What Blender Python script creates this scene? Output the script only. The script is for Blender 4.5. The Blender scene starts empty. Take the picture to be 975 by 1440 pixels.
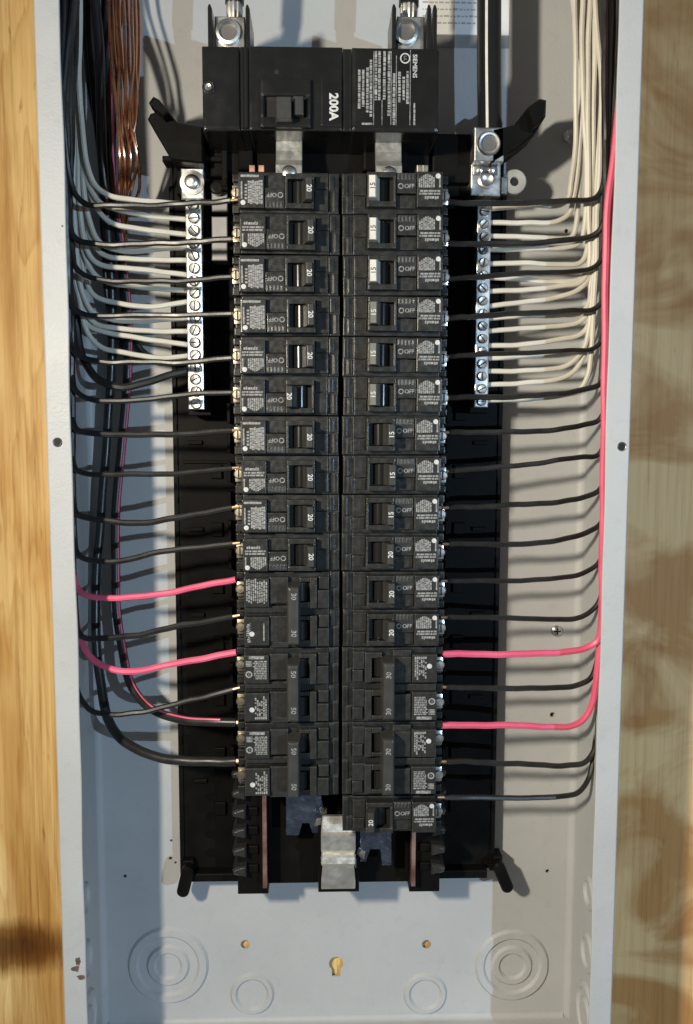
import bpy, bmesh, math, random
from mathutils import Vector, Matrix
R = random.Random(7)
scene = bpy.context.scene

# ------------------------------------------------------------------ camera
# working unit: millimetres. X right, Y into the wall (0 = front rim of the box), Z up (0 = top of the breakers)
Z0 = 1500.0
CAM = (-13.66, -571.92, -156.83); PITCH, YAW, ROLL = 0.0982, 0.0298, 0.0018; FPX = 1271.26
IW, IH = 975.0, 1440.0
fw = Vector((math.sin(YAW)*math.cos(PITCH), math.cos(YAW)*math.cos(PITCH), -math.sin(PITCH)))
rt = Vector((math.cos(YAW), -math.sin(YAW), 0)); up = rt.cross(fw)
rt, up = (rt*math.cos(ROLL) + up*math.sin(ROLL)), (up*math.cos(ROLL) - rt*math.sin(ROLL))
cam_d = bpy.data.cameras.new('camera'); cam = bpy.data.objects.new('camera', cam_d)
scene.collection.objects.link(cam)
m = Matrix((rt, up, -fw)).transposed().to_4x4()
m.translation = Vector((CAM[0], CAM[1], CAM[2]+Z0))*0.001
cam.matrix_world = m
cam_d.sensor_fit = 'VERTICAL'; cam_d.sensor_height = 36.0; cam_d.lens = FPX/IH*36.0
cam_d.clip_start = 0.01; cam_d.clip_end = 50
scene.camera = cam

# ------------------------------------------------------------------ light
w = bpy.data.worlds.new('World'); scene.world = w; w.use_nodes = True
w.node_tree.nodes['Background'].inputs[0].default_value = (0.92, 0.96, 1.0, 1)
w.node_tree.nodes['Background'].inputs[1].default_value = 0.115
def lamp(name, loc, aim, power, col, size):
    """small round LED lamp facing along aim"""
    d = bpy.data.lights.new(name, 'AREA'); d.shape = 'DISK'; d.size = size; d.energy = power; d.color = col
    o = bpy.data.objects.new(name, d); o.location = Vector((loc[0], loc[1], loc[2]+Z0))*0.001
    o.rotation_euler = Vector(aim).to_track_quat('-Z', 'Y').to_euler(); scene.collection.objects.link(o); return o
lamp('warm_room_lamp', (-392, -620, -30), (1.0, 0.13, -0.30), 11.4, (1.0, 0.91, 0.74), 0.065)
lamp('cool_work_lamp', (1098, -1800, -230), (-0.55, 1.0, -0.05), 18.3, (0.53, 0.76, 1.0), 0.022)
scene.view_settings.view_transform = 'Standard'; scene.view_settings.look = 'None'
scene.view_settings.exposure = 0.0; scene.view_settings.gamma = 1.0
scene.view_settings.use_curve_mapping = False

# ------------------------------------------------------------------ materials
def mat(name, col, rough=0.5, metal=0.0, spec=0.5, noise=None, bump=None, col2=None, rvar=0.0, edge=0.0, dirt=0.0, edge_glint=0.0):
    """noise=(scale, detail) mixes col/col2; bump=(scale, strength, distance)"""
    M = bpy.data.materials.new(name); M.use_nodes = True
    nt = M.node_tree; b = nt.nodes['Principled BSDF']
    b.inputs['Base Color'].default_value = (*col, 1); b.inputs['Roughness'].default_value = rough
    b.inputs['Metallic'].default_value = metal; b.inputs['Specular IOR Level'].default_value = spec
    tc = nt.nodes.new('ShaderNodeTexCoord')
    if noise:
        n = nt.nodes.new('ShaderNodeTexNoise'); n.inputs['Scale'].default_value = noise[0]; n.inputs['Detail'].default_value = noise[1]
        nt.links.new(tc.outputs['Object'], n.inputs['Vector'])
        r = nt.nodes.new('ShaderNodeValToRGB'); r.color_ramp.elements[0].position = 0.35; r.color_ramp.elements[1].position = 0.68
        r.color_ramp.elements[0].color = (*(col2 or [c*0.8 for c in col]), 1); r.color_ramp.elements[1].color = (*col, 1)
        nt.links.new(n.outputs['Fac'], r.inputs['Fac']); nt.links.new(r.outputs['Color'], b.inputs['Base Color'])
        if rvar:
            mr = nt.nodes.new('ShaderNodeMapRange'); mr.inputs['From Min'].default_value = 0.3; mr.inputs['From Max'].default_value = 0.7
            mr.inputs['To Min'].default_value = rough-rvar; mr.inputs['To Max'].default_value = rough+rvar
            nt.links.new(n.outputs['Fac'], mr.inputs['Value']); nt.links.new(mr.outputs['Result'], b.inputs['Roughness'])
    if dirt:
        nd = nt.nodes.new('ShaderNodeTexNoise'); nd.inputs['Scale'].default_value = 95; nd.inputs['Detail'].default_value = 9; nd.inputs['Roughness'].default_value = 0.7
        nt.links.new(tc.outputs['Object'], nd.inputs['Vector'])
        rd = nt.nodes.new('ShaderNodeValToRGB'); rd.color_ramp.elements[0].position = 0.30; rd.color_ramp.elements[0].color = (1-dirt, 1-dirt, 1-dirt*1.15, 1)
        rd.color_ramp.elements[1].position = 0.47; rd.color_ramp.elements[1].color = (1, 1, 1, 1); nt.links.new(nd.outputs['Fac'], rd.inputs['Fac'])
        mm = nt.nodes.new('ShaderNodeMix'); mm.data_type = 'RGBA'; mm.blend_type = 'MULTIPLY'; mm.inputs['Factor'].default_value = 1
        nt.links.new(r.outputs['Color'], mm.inputs['A']); nt.links.new(rd.outputs['Color'], mm.inputs['B']); nt.links.new(mm.outputs['Result'], b.inputs['Base Color'])
    bv = None
    if edge:
        bv = nt.nodes.new('ShaderNodeBevel'); bv.samples = 4; bv.inputs['Radius'].default_value = edge
        if edge_glint:  # paler edges: highlight lines put into the base colour
            ge = nt.nodes.new('ShaderNodeNewGeometry'); dt = nt.nodes.new('ShaderNodeVectorMath'); dt.operation = 'DOT_PRODUCT'
            nt.links.new(bv.outputs['Normal'], dt.inputs[0]); nt.links.new(ge.outputs['True Normal'], dt.inputs[1])
            we = nt.nodes.new('ShaderNodeMapRange'); we.inputs['From Min'].default_value = 0.975; we.inputs['From Max'].default_value = 0.86; nt.links.new(dt.outputs['Value'], we.inputs['Value'])
            wn = nt.nodes.new('ShaderNodeMath'); wn.operation = 'MULTIPLY'; nt.links.new(we.outputs['Result'], wn.inputs[0]); nt.links.new(n.outputs['Fac'], wn.inputs[1])
            wm = nt.nodes.new('ShaderNodeMix'); wm.data_type = 'RGBA'; wm.inputs['B'].default_value = (edge_glint, edge_glint, edge_glint*.97, 1)
            nt.links.new(wn.outputs[0], wm.inputs['Factor']); nt.links.new(r.outputs['Color'], wm.inputs['A']); nt.links.new(wm.outputs['Result'], b.inputs['Base Color'])
        nt.links.new(bv.outputs['Normal'], b.inputs['Normal'])
    if bump:
        n2 = nt.nodes.new('ShaderNodeTexNoise'); n2.inputs['Scale'].default_value = bump[0]; n2.inputs['Detail'].default_value = 3
        nt.links.new(tc.outputs['Object'], n2.inputs['Vector'])
        bp = nt.nodes.new('ShaderNodeBump'); bp.inputs['Strength'].default_value = bump[1]; bp.inputs['Distance'].default_value = bump[2]
        nt.links.new(n2.outputs['Fac'], bp.inputs['Height'])
        if bv: nt.links.new(bv.outputs['Normal'], bp.inputs['Normal'])
        nt.links.new(bp.outputs['Normal'], b.inputs['Normal'])
    return M
M = {}
M['paint'] = mat('grey_enamel', (0.50, 0.505, 0.505), 0.48, spec=0.38, dirt=0.075, noise=(14, 5), col2=(0.455, 0.46, 0.462), bump=(700, 0.35, 0.0005), rvar=0.08)
M['breaker'] = mat('breaker_plastic', (0.020, 0.020, 0.0192), 0.30, edge=0.0008, edge_glint=0.15, noise=(160, 6), col2=(0.016, 0.016, 0.0155), bump=(1500, 0.25, 0.0003), rvar=0.10)
M['breaker_hi'] = mat('breaker_face_plastic', (0.030, 0.030, 0.0288), 0.27, edge=0.0008, edge_glint=0.19, noise=(260, 6), col2=(0.024, 0.024, 0.023), bump=(1500, 0.25, 0.0003), rvar=0.10)
M['main'] = mat('main_breaker_plastic', (0.012, 0.012, 0.0115), 0.22, edge=0.002, edge_glint=0.05, noise=(90, 6), col2=(0.011, 0.011, 0.0105), bump=(1200, 0.2, 0.0003), rvar=0.07)
M['gloss'] = mat('glossy_black_plastic', (0.014, 0.014, 0.0135), 0.2)
M['toothgloss'] = mat('glossy_grey_black_plastic', (0.030, 0.029, 0.028), 0.25, edge=0.001)
M['rust'] = mat('chipped_brown_primer', (0.16, 0.115, 0.10), 0.7, noise=(300, 4), col2=(0.09, 0.06, 0.05))
M['socket'] = mat('dark_socket_metal', (0.20, 0.19, 0.18), 0.5, 0.8)
M['tray'] = mat('tray_plastic', (0.0075, 0.007, 0.0065), 0.46, spec=0.08, noise=(60, 5), col2=(0.0055, 0.005, 0.0046), bump=(700, 0.2, 0.0003), rvar=0.08)
M['void'] = mat('dark_recess', (0.006, 0.006, 0.006), 0.7)
M['hblack'] = mat('black_handle', (0.052, 0.052, 0.050), 0.30, edge=0.0008, noise=(200, 4), bump=(1500, 0.2, 0.0002))
M['hwhite'] = mat('white_handle', (0.74, 0.72, 0.66), 0.42, noise=(200, 4), col2=(0.62, 0.60, 0.54))
M['hgrey'] = mat('olive_grey_handle', (0.20, 0.195, 0.165), 0.42, noise=(200, 4))
M['print'] = mat('white_ink', (0.38, 0.38, 0.375), 0.6, noise=(600, 4), col2=(0.15, 0.15, 0.147))
M['printb'] = mat('bright_white_ink', (0.68, 0.68, 0.67), 0.5, noise=(500, 4), col2=(0.50, 0.50, 0.49))
M['ink'] = mat('dark_ink', (0.09, 0.09, 0.10), 0.6)
M['faint'] = mat('faint_grey_ink', (0.40, 0.40, 0.41), 0.6)
M['crinkle'] = mat('bright_tinned_strip', (0.80, 0.78, 0.72), 0.38, 0.8, noise=(150, 5), col2=(0.66, 0.64, 0.58), bump=(120, 0.35, 0.002), rvar=0.1)
M['steel'] = mat('zinc_plated_steel', (0.78, 0.77, 0.74), 0.32, 1.0, noise=(120, 5), col2=(0.55, 0.54, 0.52), rvar=0.10)
M['tin'] = mat('tinned_aluminium', (0.80, 0.80, 0.79), 0.36, 1.0, noise=(90, 6), col2=(0.62, 0.62, 0.61), bump=(600, 0.25, 0.0003), rvar=0.12)
M['lug'] = mat('lug_aluminium', (0.62, 0.60, 0.57), 0.42, 1.0, noise=(110, 5), col2=(0.46, 0.45, 0.43), bump=(800, 0.2, 0.0003), rvar=0.08)
M['brass'] = mat('brass_plated_screw', (0.62, 0.57, 0.46), 0.40, 1.0, noise=(200, 4), col2=(0.36, 0.31, 0.23))
M['tip'] = mat('stripped_copper', (0.70, 0.48, 0.30), 0.45, 0.8, noise=(200, 4))
M['copper'] = mat('bare_copper', (0.74, 0.38, 0.22), 0.30, 1.0, noise=(120, 5), col2=(0.60, 0.29, 0.16), rvar=0.08)
M['buscopper'] = mat('bus_copper', (0.86, 0.52, 0.42), 0.45, 1.0, noise=(60, 4), col2=(0.34, 0.17, 0.12))
M['bluesteel'] = mat('zinc_blue_stab', (0.34, 0.39, 0.49), 0.26, 1.0, noise=(80, 4), col2=(0.16, 0.19, 0.26), bump=(200, 0.5, 0.002))
M['wblack'] = mat('black_insulation', (0.024, 0.0235, 0.023), 0.36, noise=(70, 4), col2=(0.016, 0.0155, 0.015), bump=(500, 0.15, 0.0003), rvar=0.08)
M['wgrey'] = mat('grey_insulation', (0.17, 0.175, 0.18), 0.42, noise=(70, 4))
M['wwhite'] = mat('white_insulation', (0.71, 0.68, 0.60), 0.45, noise=(60, 4), col2=(0.62, 0.585, 0.505), bump=(300, 0.12, 0.0004))
M['wred'] = mat('red_insulation', (0.86, 0.15, 0.265), 0.36, noise=(60, 4), col2=(0.76, 0.11, 0.20), bump=(300, 0.12, 0.0004))
M['wdred'] = mat('dark_red_insulation', (0.075, 0.02, 0.023), 0.34, noise=(60, 4), col2=(0.05, 0.012, 0.014))
M['paper'] = mat('label_paper', (0.80, 0.80, 0.79), 0.6, noise=(40, 3), col2=(0.74, 0.74, 0.73))
M['clear'] = mat('milky_plastic', (0.42, 0.42, 0.38), 0.25, noise=(90, 4), col2=(0.30, 0.30, 0.27))
M['palegrey'] = mat('pale_grey_metal', (0.34, 0.34, 0.345), 0.45, 0.55, noise=(60, 4))

def wood_material(name, seed, c_lo, c_hi, swirl, blot, dark_patch=None, fib=0.85):
    """rotary-cut plywood: warped ring bands, fine fibres, short dark pores, blotches"""
    Mw = bpy.data.materials.new(name); Mw.use_nodes = True; nt = Mw.node_tree; b = nt.nodes['Principled BSDF']
    N = nt.nodes.new; L = nt.links.new; tc = N('ShaderNodeTexCoord')
    def noise(scale, detail, sx, sz, dist=0.0, off=0.0, rough=0.5):
        mp = N('ShaderNodeMapping'); mp.inputs['Scale'].default_value = (sx, 1, sz); mp.inputs['Location'].default_value = (off+seed, off, off-seed)
        L(tc.outputs['Object'], mp.inputs['Vector']); n = N('ShaderNodeTexNoise'); n.inputs['Scale'].default_value = scale; n.inputs['Roughness'].default_value = rough
        n.inputs['Detail'].default_value = detail; n.inputs['Distortion'].default_value = dist; L(mp.outputs['Vector'], n.inputs['Vector']); return n
    def ramp(src, stops):
        r = N('ShaderNodeValToRGB'); e = r.color_ramp.elements
        while len(e) < len(stops): e.new(0.5)
        for el, (p, c) in zip(e, stops): el.position = p; el.color = (*c, 1)
        L(src, r.inputs['Fac']); return r.outputs['Color']
    def mul(a_, b_, f=1.0):
        mx = N('ShaderNodeMix'); mx.data_type = 'RGBA'; mx.blend_type = 'MULTIPLY'; mx.inputs['Factor'].default_value = f; L(a_, mx.inputs['A']); L(b_, mx.inputs['B']); return mx.outputs['Result']
    n1 = noise(4.5, 4, swirl[0], swirl[1], 0.5, 0, 0.45); n2 = noise(60, 10, 5.0, 0.16, 0.15, 3.1, 0.65); n3 = noise(8, 4, blot[0], blot[1], 1.4, 7.7); n4 = noise(36, 5, 5.0, 0.55, 0.4, 1.3, 0.6)
    wv = N('ShaderNodeMath'); wv.operation = 'MULTIPLY'; wv.inputs[1].default_value = swirl[2]; L(n1.outputs['Fac'], wv.inputs[0])
    fr = N('ShaderNodeMath'); fr.operation = 'FRACT'; L(wv.outputs[0], fr.inputs[0])
    mid = [x*.5+y*.5 for x, y in zip(c_lo, c_hi)]
    c = ramp(fr.outputs[0], [(0.0, c_hi), (0.45, c_hi), (0.78, mid), (0.93, c_lo), (1.0, c_hi)])
    c = mul(c, ramp(n2.outputs['Fac'], [(0.34, (0.70, 0.58, 0.44)), (0.50, (0.96, 0.94, 0.90)), (0.62, (1.05, 1.05, 1.04))]), fib)
    c = mul(c, ramp(n4.outputs['Fac'], [(0.27, (0.58, 0.44, 0.30)), (0.36, (1, 1, 1))]), fib)
    c = mul(c, ramp(n3.outputs['Fac'], [(0.38, blot[2]), (0.54, (1, 1, 1))]), 0.9)
    if dark_patch:  # soft dark oval patch multiplied into the wood colour
        sub = N('ShaderNodeVectorMath'); sub.operation = 'SUBTRACT'; sub.inputs[1].default_value = dark_patch; L(tc.outputs['Object'], sub.inputs[0])
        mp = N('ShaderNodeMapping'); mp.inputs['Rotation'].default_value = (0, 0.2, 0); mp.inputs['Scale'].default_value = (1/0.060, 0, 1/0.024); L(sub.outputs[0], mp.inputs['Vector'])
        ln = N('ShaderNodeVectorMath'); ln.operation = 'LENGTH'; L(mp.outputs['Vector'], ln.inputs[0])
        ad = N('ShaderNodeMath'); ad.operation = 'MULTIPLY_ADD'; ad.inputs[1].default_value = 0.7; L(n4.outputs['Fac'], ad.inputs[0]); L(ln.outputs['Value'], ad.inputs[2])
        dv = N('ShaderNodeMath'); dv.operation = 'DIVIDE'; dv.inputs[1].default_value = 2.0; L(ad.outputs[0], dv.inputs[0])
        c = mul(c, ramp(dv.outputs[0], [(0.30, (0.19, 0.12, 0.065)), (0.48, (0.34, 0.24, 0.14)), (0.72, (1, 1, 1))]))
    L(c, b.inputs['Base Color']); b.inputs['Roughness'].default_value = 0.55; b.inputs['Specular IOR Level'].default_value = 0.3
    bp = N('ShaderNodeBump'); bp.inputs['Strength'].default_value = 0.5; bp.inputs['Distance'].default_value = 0.0012
    L(n2.outputs['Fac'], bp.inputs['Height']); L(bp.outputs['Normal'], b.inputs['Normal'])
    return Mw

# ------------------------------------------------------------------ geometry helpers
def at(px, py, Y):
    """point (mm) on the plane Y seen at pixel px,py of the 975x1440 photograph"""
    d = fw*FPX + rt*(px-IW/2) + up*(IH/2-py); t = (Y-CAM[1])/d.y
    return Vector(CAM) + d*t
C = scene.collection
class MB:
    def __init__(s): s.v = []; s.f = []
    def add(s, vs, fs):
        k = len(s.v); s.v += [Vector(v) for v in vs]; s.f += [tuple(i+k for i in f) for f in fs]; return s
    def box(s, x0, x1, y0, y1, z0, z1):
        vs = [(x, y, z) for x in (x0, x1) for y in (y0, y1) for z in (z0, z1)]
        return s.add(vs, [(0,1,3,2),(4,6,7,5),(0,4,5,1),(2,3,7,6),(0,2,6,4),(1,5,7,3)])
    def cbox(s, x0, x1, y0, y1, z0, z1, c=0.6):
        """box whose front (y0) edges are chamfered by c"""
        k = c*0.3; rings = [(x0+c, x1-c, z0+c, z1-c, y0), (x0+k, x1-k, z0+k, z1-k, y0+k), (x0, x1, z0, z1, y0+c), (x0, x1, z0, z1, y1)]
        vs = []
        for a, b, d, e, y in rings: vs += [(a,y,d),(b,y,d),(b,y,e),(a,y,e)]
        fs = [(0,1,2,3)]
        for k in (0, 4, 8):
            for i in range(4): j = (i+1) % 4; fs.append((k+i, k+4+i, k+4+j, k+j))
        fs.append((15,14,13,12)); return s.add(vs, fs)
    def prism(s, pts, y0, y1, c=0.0):
        """polygon [(x,z)] extruded from y0 (front) to y1; c shrinks the front towards the centroid"""
        n = len(pts); cx = sum(p[0] for p in pts)/n; cz = sum(p[1] for p in pts)/n
        vs = []
        if c:
            sh = []
            for (x, z) in pts:
                d = math.hypot(x-cx, z-cz) or 1; k = max(0, 1-c/d); sh.append((cx+(x-cx)*k, cz+(z-cz)*k))
            vs += [(x, y0, z) for x, z in sh] + [(x, y0+c, z) for x, z in pts] + [(x, y1, z) for x, z in pts]; L = 3
        else:
            vs += [(x, y0, z) for x, z in pts] + [(x, y1, z) for x, z in pts]; L = 2
        fs = [tuple(range(n)), tuple(reversed(range((L-1)*n, L*n)))]
        for k in range(L-1):
            for i in range(n): j = (i+1) % n; fs.append((k*n+i, (k+1)*n+i, (k+1)*n+j, k*n+j))
        return s.add(vs, fs)
    def lathe(s, c, prof, n=24, axis='Y', a0=0.0, a1=2*math.pi, caps=True):
        """prof: [(radius, depth)] round an axis through c"""
        vs = []; full = abs(a1-a0-2*math.pi) < 1e-6; cnt = n if full else n+1
        for r, d in prof:
            for i in range(cnt):
                a = a0+(a1-a0)*i/n; p, q = r*math.cos(a), r*math.sin(a)
                vs.append((c[0]+p, c[1]+d, c[2]+q) if axis == 'Y' else (c[0]+d, c[1]+p, c[2]+q) if axis == 'X' else (c[0]+p, c[1]+q, c[2]+d))
        fs = []
        for k in range(len(prof)-1):
            for i in range(n):
                j = (i+1) % cnt; fs.append((k*cnt+i, k*cnt+j, (k+1)*cnt+j, (k+1)*cnt+i))
        if caps and full:
            if prof[0][0] > 1e-6: fs.append(tuple(range(cnt)))
            if prof[-1][0] > 1e-6: fs.append(tuple(reversed(range((len(prof)-1)*cnt, len(prof)*cnt))))
        return s.add(vs, fs)
    def tube(s, pts, r, n=8, sub=7, taper=None, jit=0.0):
        P = spline(pts, sub); m_ = len(P); vs = []; fs = []
        if jit:
            f1, f2, f3 = (R.uniform(0, 6.3) for _ in range(3)); d_ = 0.0
            for i in range(m_):
                if i: d_ += (P[i]-P0).length
                P0 = P[i].copy(); e_ = min(1, i/4, (m_-1-i)/4)*jit
                P[i] = P[i]+Vector((math.sin(d_*.11+f1), math.sin(d_*.085+f2), math.sin(d_*.13+f3)+.6*math.sin(d_*.31+f1)))*e_
        t = (P[1]-P[0]).normalized(); nrm = t.orthogonal().normalized()
        for i, p in enumerate(P):
            t2 = (P[min(i+1, m_-1)]-P[max(i-1, 0)]).normalized()
            nrm = (nrm - t2*nrm.dot(t2)).normalized(); bn = t2.cross(nrm)
            rr = r*(taper(i/(m_-1)) if taper else 1)
            for k in range(n):
                a = 2*math.pi*k/n; vs.append(p+(nrm*math.cos(a)+bn*math.sin(a))*rr)
        for i in range(m_-1):
            for k in range(n):
                j = (k+1) % n; fs.append((i*n+k, i*n+j, (i+1)*n+j, (i+1)*n+k))
        fs.append(tuple(reversed(range(n)))); fs.append(tuple(range((m_-1)*n, m_*n)))
        return s.add(vs, fs)
    def quad(s, x0, x1, z0, z1, y): return s.add([(x0,y,z0),(x1,y,z0),(x1,y,z1),(x0,y,z1)], [(0,1,2,3)])
    def text(s, body, c, size, rot, y, bold=0.0):
        vs, fs = glyphs(body, bold); cr, sr = math.cos(rot), math.sin(rot)
        return s.add([(c[0]+size*(x*cr-z*sr), y, c[1]+size*(x*sr+z*cr)) for x, z in vs], fs)
    def mesh(s, name, off=(0, 0, 0)):
        me = bpy.data.meshes.new(name); o = Vector(off)
        me.from_pydata([(v-o)*0.001 for v in s.v], [], s.f)
        bm = bmesh.new(); bm.from_mesh(me); bmesh.ops.recalc_face_normals(bm, faces=bm.faces); bm.to_mesh(me); bm.free()
        return me
    def build(s, name, m_, parent=None, smooth=False, flat_print=False):
        """one mesh object; under a parent the vertices are taken relative to the thing's root"""
        if parent is None:
            n = len(s.v); off = sum(s.v, Vector())/n
        else: off = Vector(parent['_o'])
        me = s.mesh(name, off); me.materials.append(M[m_])
        if smooth:
            me.polygons.foreach_set('use_smooth', [True]*len(me.polygons)); me.set_sharp_from_angle(angle=math.radians(38))
        o = bpy.data.objects.new(name, me); C.objects.link(o)
        if parent is None: o.location = (off+Vector((0, 0, Z0)))*0.001
        else: o.parent = parent
        o['_o'] = tuple(off); return o
def spline(pts, sub):
    P = [Vector(p) for p in pts]; P = [P[0]*2-P[1]] + P + [P[-1]*2-P[-2]]; out = []
    for i in range(1, len(P)-2):
        a, b, c, d = P[i-1], P[i], P[i+1], P[i+2]
        k1 = math.sqrt((b-a).length)+1e-6; k2 = math.sqrt((c-b).length)+1e-6; k3 = math.sqrt((d-c).length)+1e-6
        m1 = ((b-a)/k1 - (c-a)/(k1+k2) + (c-b)/k2)*k2; m2 = ((c-b)/k2 - (d-b)/(k2+k3) + (d-c)/k3)*k2
        for j in range(sub):
            t = j/sub; t2 = t*t; t3 = t2*t
            out.append(b*(2*t3-3*t2+1) + m1*(t3-2*t2+t) + c*(-2*t3+3*t2) + m2*(t3-t2))
    out.append(P[-2]); return out
_gl = {}
def glyphs(body, bold):
    k = (body, bold)
    if k not in _gl:
        cu = bpy.data.curves.new('glyph', 'FONT'); cu.body = body; cu.align_x = 'CENTER'; cu.align_y = 'CENTER'
        cu.resolution_u = 3; cu.offset = bold
        ob = bpy.data.objects.new('glyph', cu); C.objects.link(ob)
        dg = bpy.context.evaluated_depsgraph_get(); me = bpy.data.meshes.new_from_object(ob.evaluated_get(dg))
        _gl[k] = ([(v.co.x, v.co.y) for v in me.vertices], [tuple(p.vertices) for p in me.polygons])
        bpy.data.objects.remove(ob); bpy.data.curves.remove(cu); bpy.data.meshes.remove(me)
    return _gl[k]
def tag(o, label, cat, group=None, kind=None):
    if label: o['label'] = label
    if cat: o['category'] = cat
    if group: o['group'] = group
    if kind: o['kind'] = kind
    return o
def thing(name, loc, label, cat, group=None):
    o = bpy.data.objects.new(name, None); C.objects.link(o); o.empty_display_size = 0.01
    o.location = (Vector(loc)+Vector((0, 0, Z0)))*0.001; o['_o'] = tuple(loc)
    return tag(o, label, cat, group)
def copy_tree(o, parent=None):
    c = o.copy(); C.objects.link(c); c.parent = parent
    for ch in list(o.children): copy_tree(ch, c)
    return c
ORD = ['first','second','third','fourth','fifth','sixth','seventh','eighth','ninth','tenth','eleventh','twelfth','thirteenth','fourteenth','fifteenth','sixteenth']
def nth(i, n): return 'topmost' if i == 0 else 'lowest' if i == n-1 else ORD[i]+' from the top'

# ------------------------------------------------------------------ setting: plywood behind the box
BACK = 95.0; ZT, ZB = 196.0, -623.0; XW = 184.0; YP = 99.5
patch_c = at(14, 1332, YP)
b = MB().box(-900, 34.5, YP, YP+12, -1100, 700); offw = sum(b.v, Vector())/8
DARK_PATCH = tuple((patch_c-offw)*0.001)
M['wood_l'] = wood_material('plywood_straight_grain', 2.3, (0.72, 0.46, 0.175), (0.86, 0.60, 0.265), (5.5, 0.45, 11.0), (1.6, 0.5, (0.80, 0.68, 0.52)), DARK_PATCH, 0.95)
M['wood_r'] = wood_material('plywood_swirl_grain', 5.1, (0.74, 0.45, 0.20), (0.90, 0.60, 0.29), (1.6, 1.1, 3.0), (1.0, 1.5, (0.62, 0.44, 0.28)), None, 0.45)
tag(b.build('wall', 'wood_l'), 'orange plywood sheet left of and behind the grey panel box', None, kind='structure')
tag(MB().box(35.5, 900, YP, YP+12, -1100, 700).build('wall', 'wood_r'), 'dull brown plywood sheet right of and behind the grey panel box', None, kind='structure')

# ------------------------------------------------------------------ the steel enclosure
BX = (0, BACK, ZB)
box = thing('panel_enclosure', BX, 'open grey painted steel breaker panel box on plywood', 'panel box')
def back_with_holes(holes):
    """front sheet of the back panel with real openings: a grid of quads around each polygon hole"""
    s = MB(); xs = sorted({-XW+1.5, XW-1.5} | {h[0] for h in holes} | {h[1] for h in holes}); zs = sorted({ZB, ZT} | {h[2] for h in holes} | {h[3] for h in holes})
    for i in range(len(xs)-1):
        for j in range(len(zs)-1):
            x0, x1, z0, z1 = xs[i], xs[i+1], zs[j], zs[j+1]; hit = None
            for h in holes:
                if x0 >= h[0]-1e-6 and x1 <= h[1]+1e-6 and z0 >= h[2]-1e-6 and z1 <= h[3]+1e-6: hit = h
            if not hit: s.quad(x0, x1, z0, z1, BACK)
    for h in holes:
        pts = h[4]; n = len(pts); cx = sum(p[0] for p in pts)/n; cz = sum(p[1] for p in pts)/n
        def rim(a):   # rectangle border point in direction a
            dx, dz = math.cos(a), math.sin(a); t = 1e9
            if dx > 1e-9: t = min(t, (h[1]-cx)/dx)
            if dx < -1e-9: t = min(t, (h[0]-cx)/dx)
            if dz > 1e-9: t = min(t, (h[3]-cz)/dz)
            if dz < -1e-9: t = min(t, (h[2]-cz)/dz)
            return (cx+dx*t, cz+dz*t)
        ang = sorted([(math.atan2(z-cz, x-cx), (x, z)) for x, z in pts])
        cor = sorted([(math.atan2(z-cz, x-cx), (x, z)) for x in h[:2] for z in h[2:4]])
        allc = sorted([(a, p, 0) for a, p in ang] + [(a, p, 1) for a, p in cor])
        inner = []; outer = []
        na = len(ang)
        for a, p, isc in allc:
            if isc:
                outer.append(p)
                for k in range(na):
                    a0, p0 = ang[k]; a1, p1 = ang[(k+1) % na]; a1u = a1 if k < na-1 else a1+2*math.pi; au = a if a >= ang[0][0] else a+2*math.pi
                    if a0 <= au <= a1u:
                        t = (au-a0)/(a1u-a0+1e-9); inner.append((p0[0]+(p1[0]-p0[0])*t, p0[1]+(p1[1]-p0[1])*t)); break
            else: inner.append(p); outer.append(rim(a))
        n2 = len(inner)
        vs = [(x, BACK, z) for x, z in inner] + [(x, BACK, z) for x, z in outer] + [(x, BACK+1.6, z) for x, z in inner]
        fs = []
        for i in range(n2): j = (i+1) % n2; fs += [(i, j, n2+j, n2+i), (i, 2*n2+i, 2*n2+j, j)]
        s.add(vs, fs)
    return s
def circ(c, r, n=14, ph=0): return [(c.x+r*math.cos(2*math.pi*i/n+ph), c.z+r*math.sin(2*math.pi*i/n+ph)) for i in range(n)]
holes = []
def hole(px, py, r):
    c = at(px, py, BACK); holes.append((c.x-r*1.6, c.x+r*1.6, c.z-r*1.6, c.z+r*1.6, circ(c, r)))
hole(345, 1328, 3.6); hole(600, 1328, 3.6)
kc = at(473, 1355, BACK); kp = []
for i in range(15):
    a = math.radians(-60 + i*300/14); kp.append((kc.x+5.6*math.cos(a+math.pi/2-math.radians(90)), kc.z+5.6*math.sin(a)))
kp = [(kc.x+5.6*math.cos(math.radians(a)), kc.z+5.6*math.sin(math.radians(a))) for a in range(-50, 231, 20)] + [(kc.x-3.1, kc.z-10.5), (kc.x+3.1, kc.z-10.5)]
holes.append((kc.x-9, kc.x+9, kc.z-13, kc.z+9, kp))
for px, py, r in ((770, 1225, 1.5), (777, 1005, 1.9), (176, 1232, 1.3), (241, 1182, 1.0), (240, 1207, 1.3), (247, 1213, 1.0), (258, 1326, 1.3), (797, 325, 1.6)): hole(px, py, r)
bk = back_with_holes(holes).build('back_panel', 'paint', box)
for nm, x0, x1 in (('side_wall', -XW, -XW+1.5), ('side_wall', XW-1.5, XW)): MB().box(x0, x1, 1.6, BACK+1.6, ZB-1.5, ZT+1.5).build(nm, 'paint', box)
MB().box(-XW+1.6, XW-1.6, 1.7, BACK+1.6, ZB-1.5, ZB).build('bottom_wall', 'paint', box)
MB().box(-XW+1.6, XW-1.6, 1.7, BACK+1.6, ZT, ZT+1.5).build('top_wall', 'paint', box)
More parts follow.
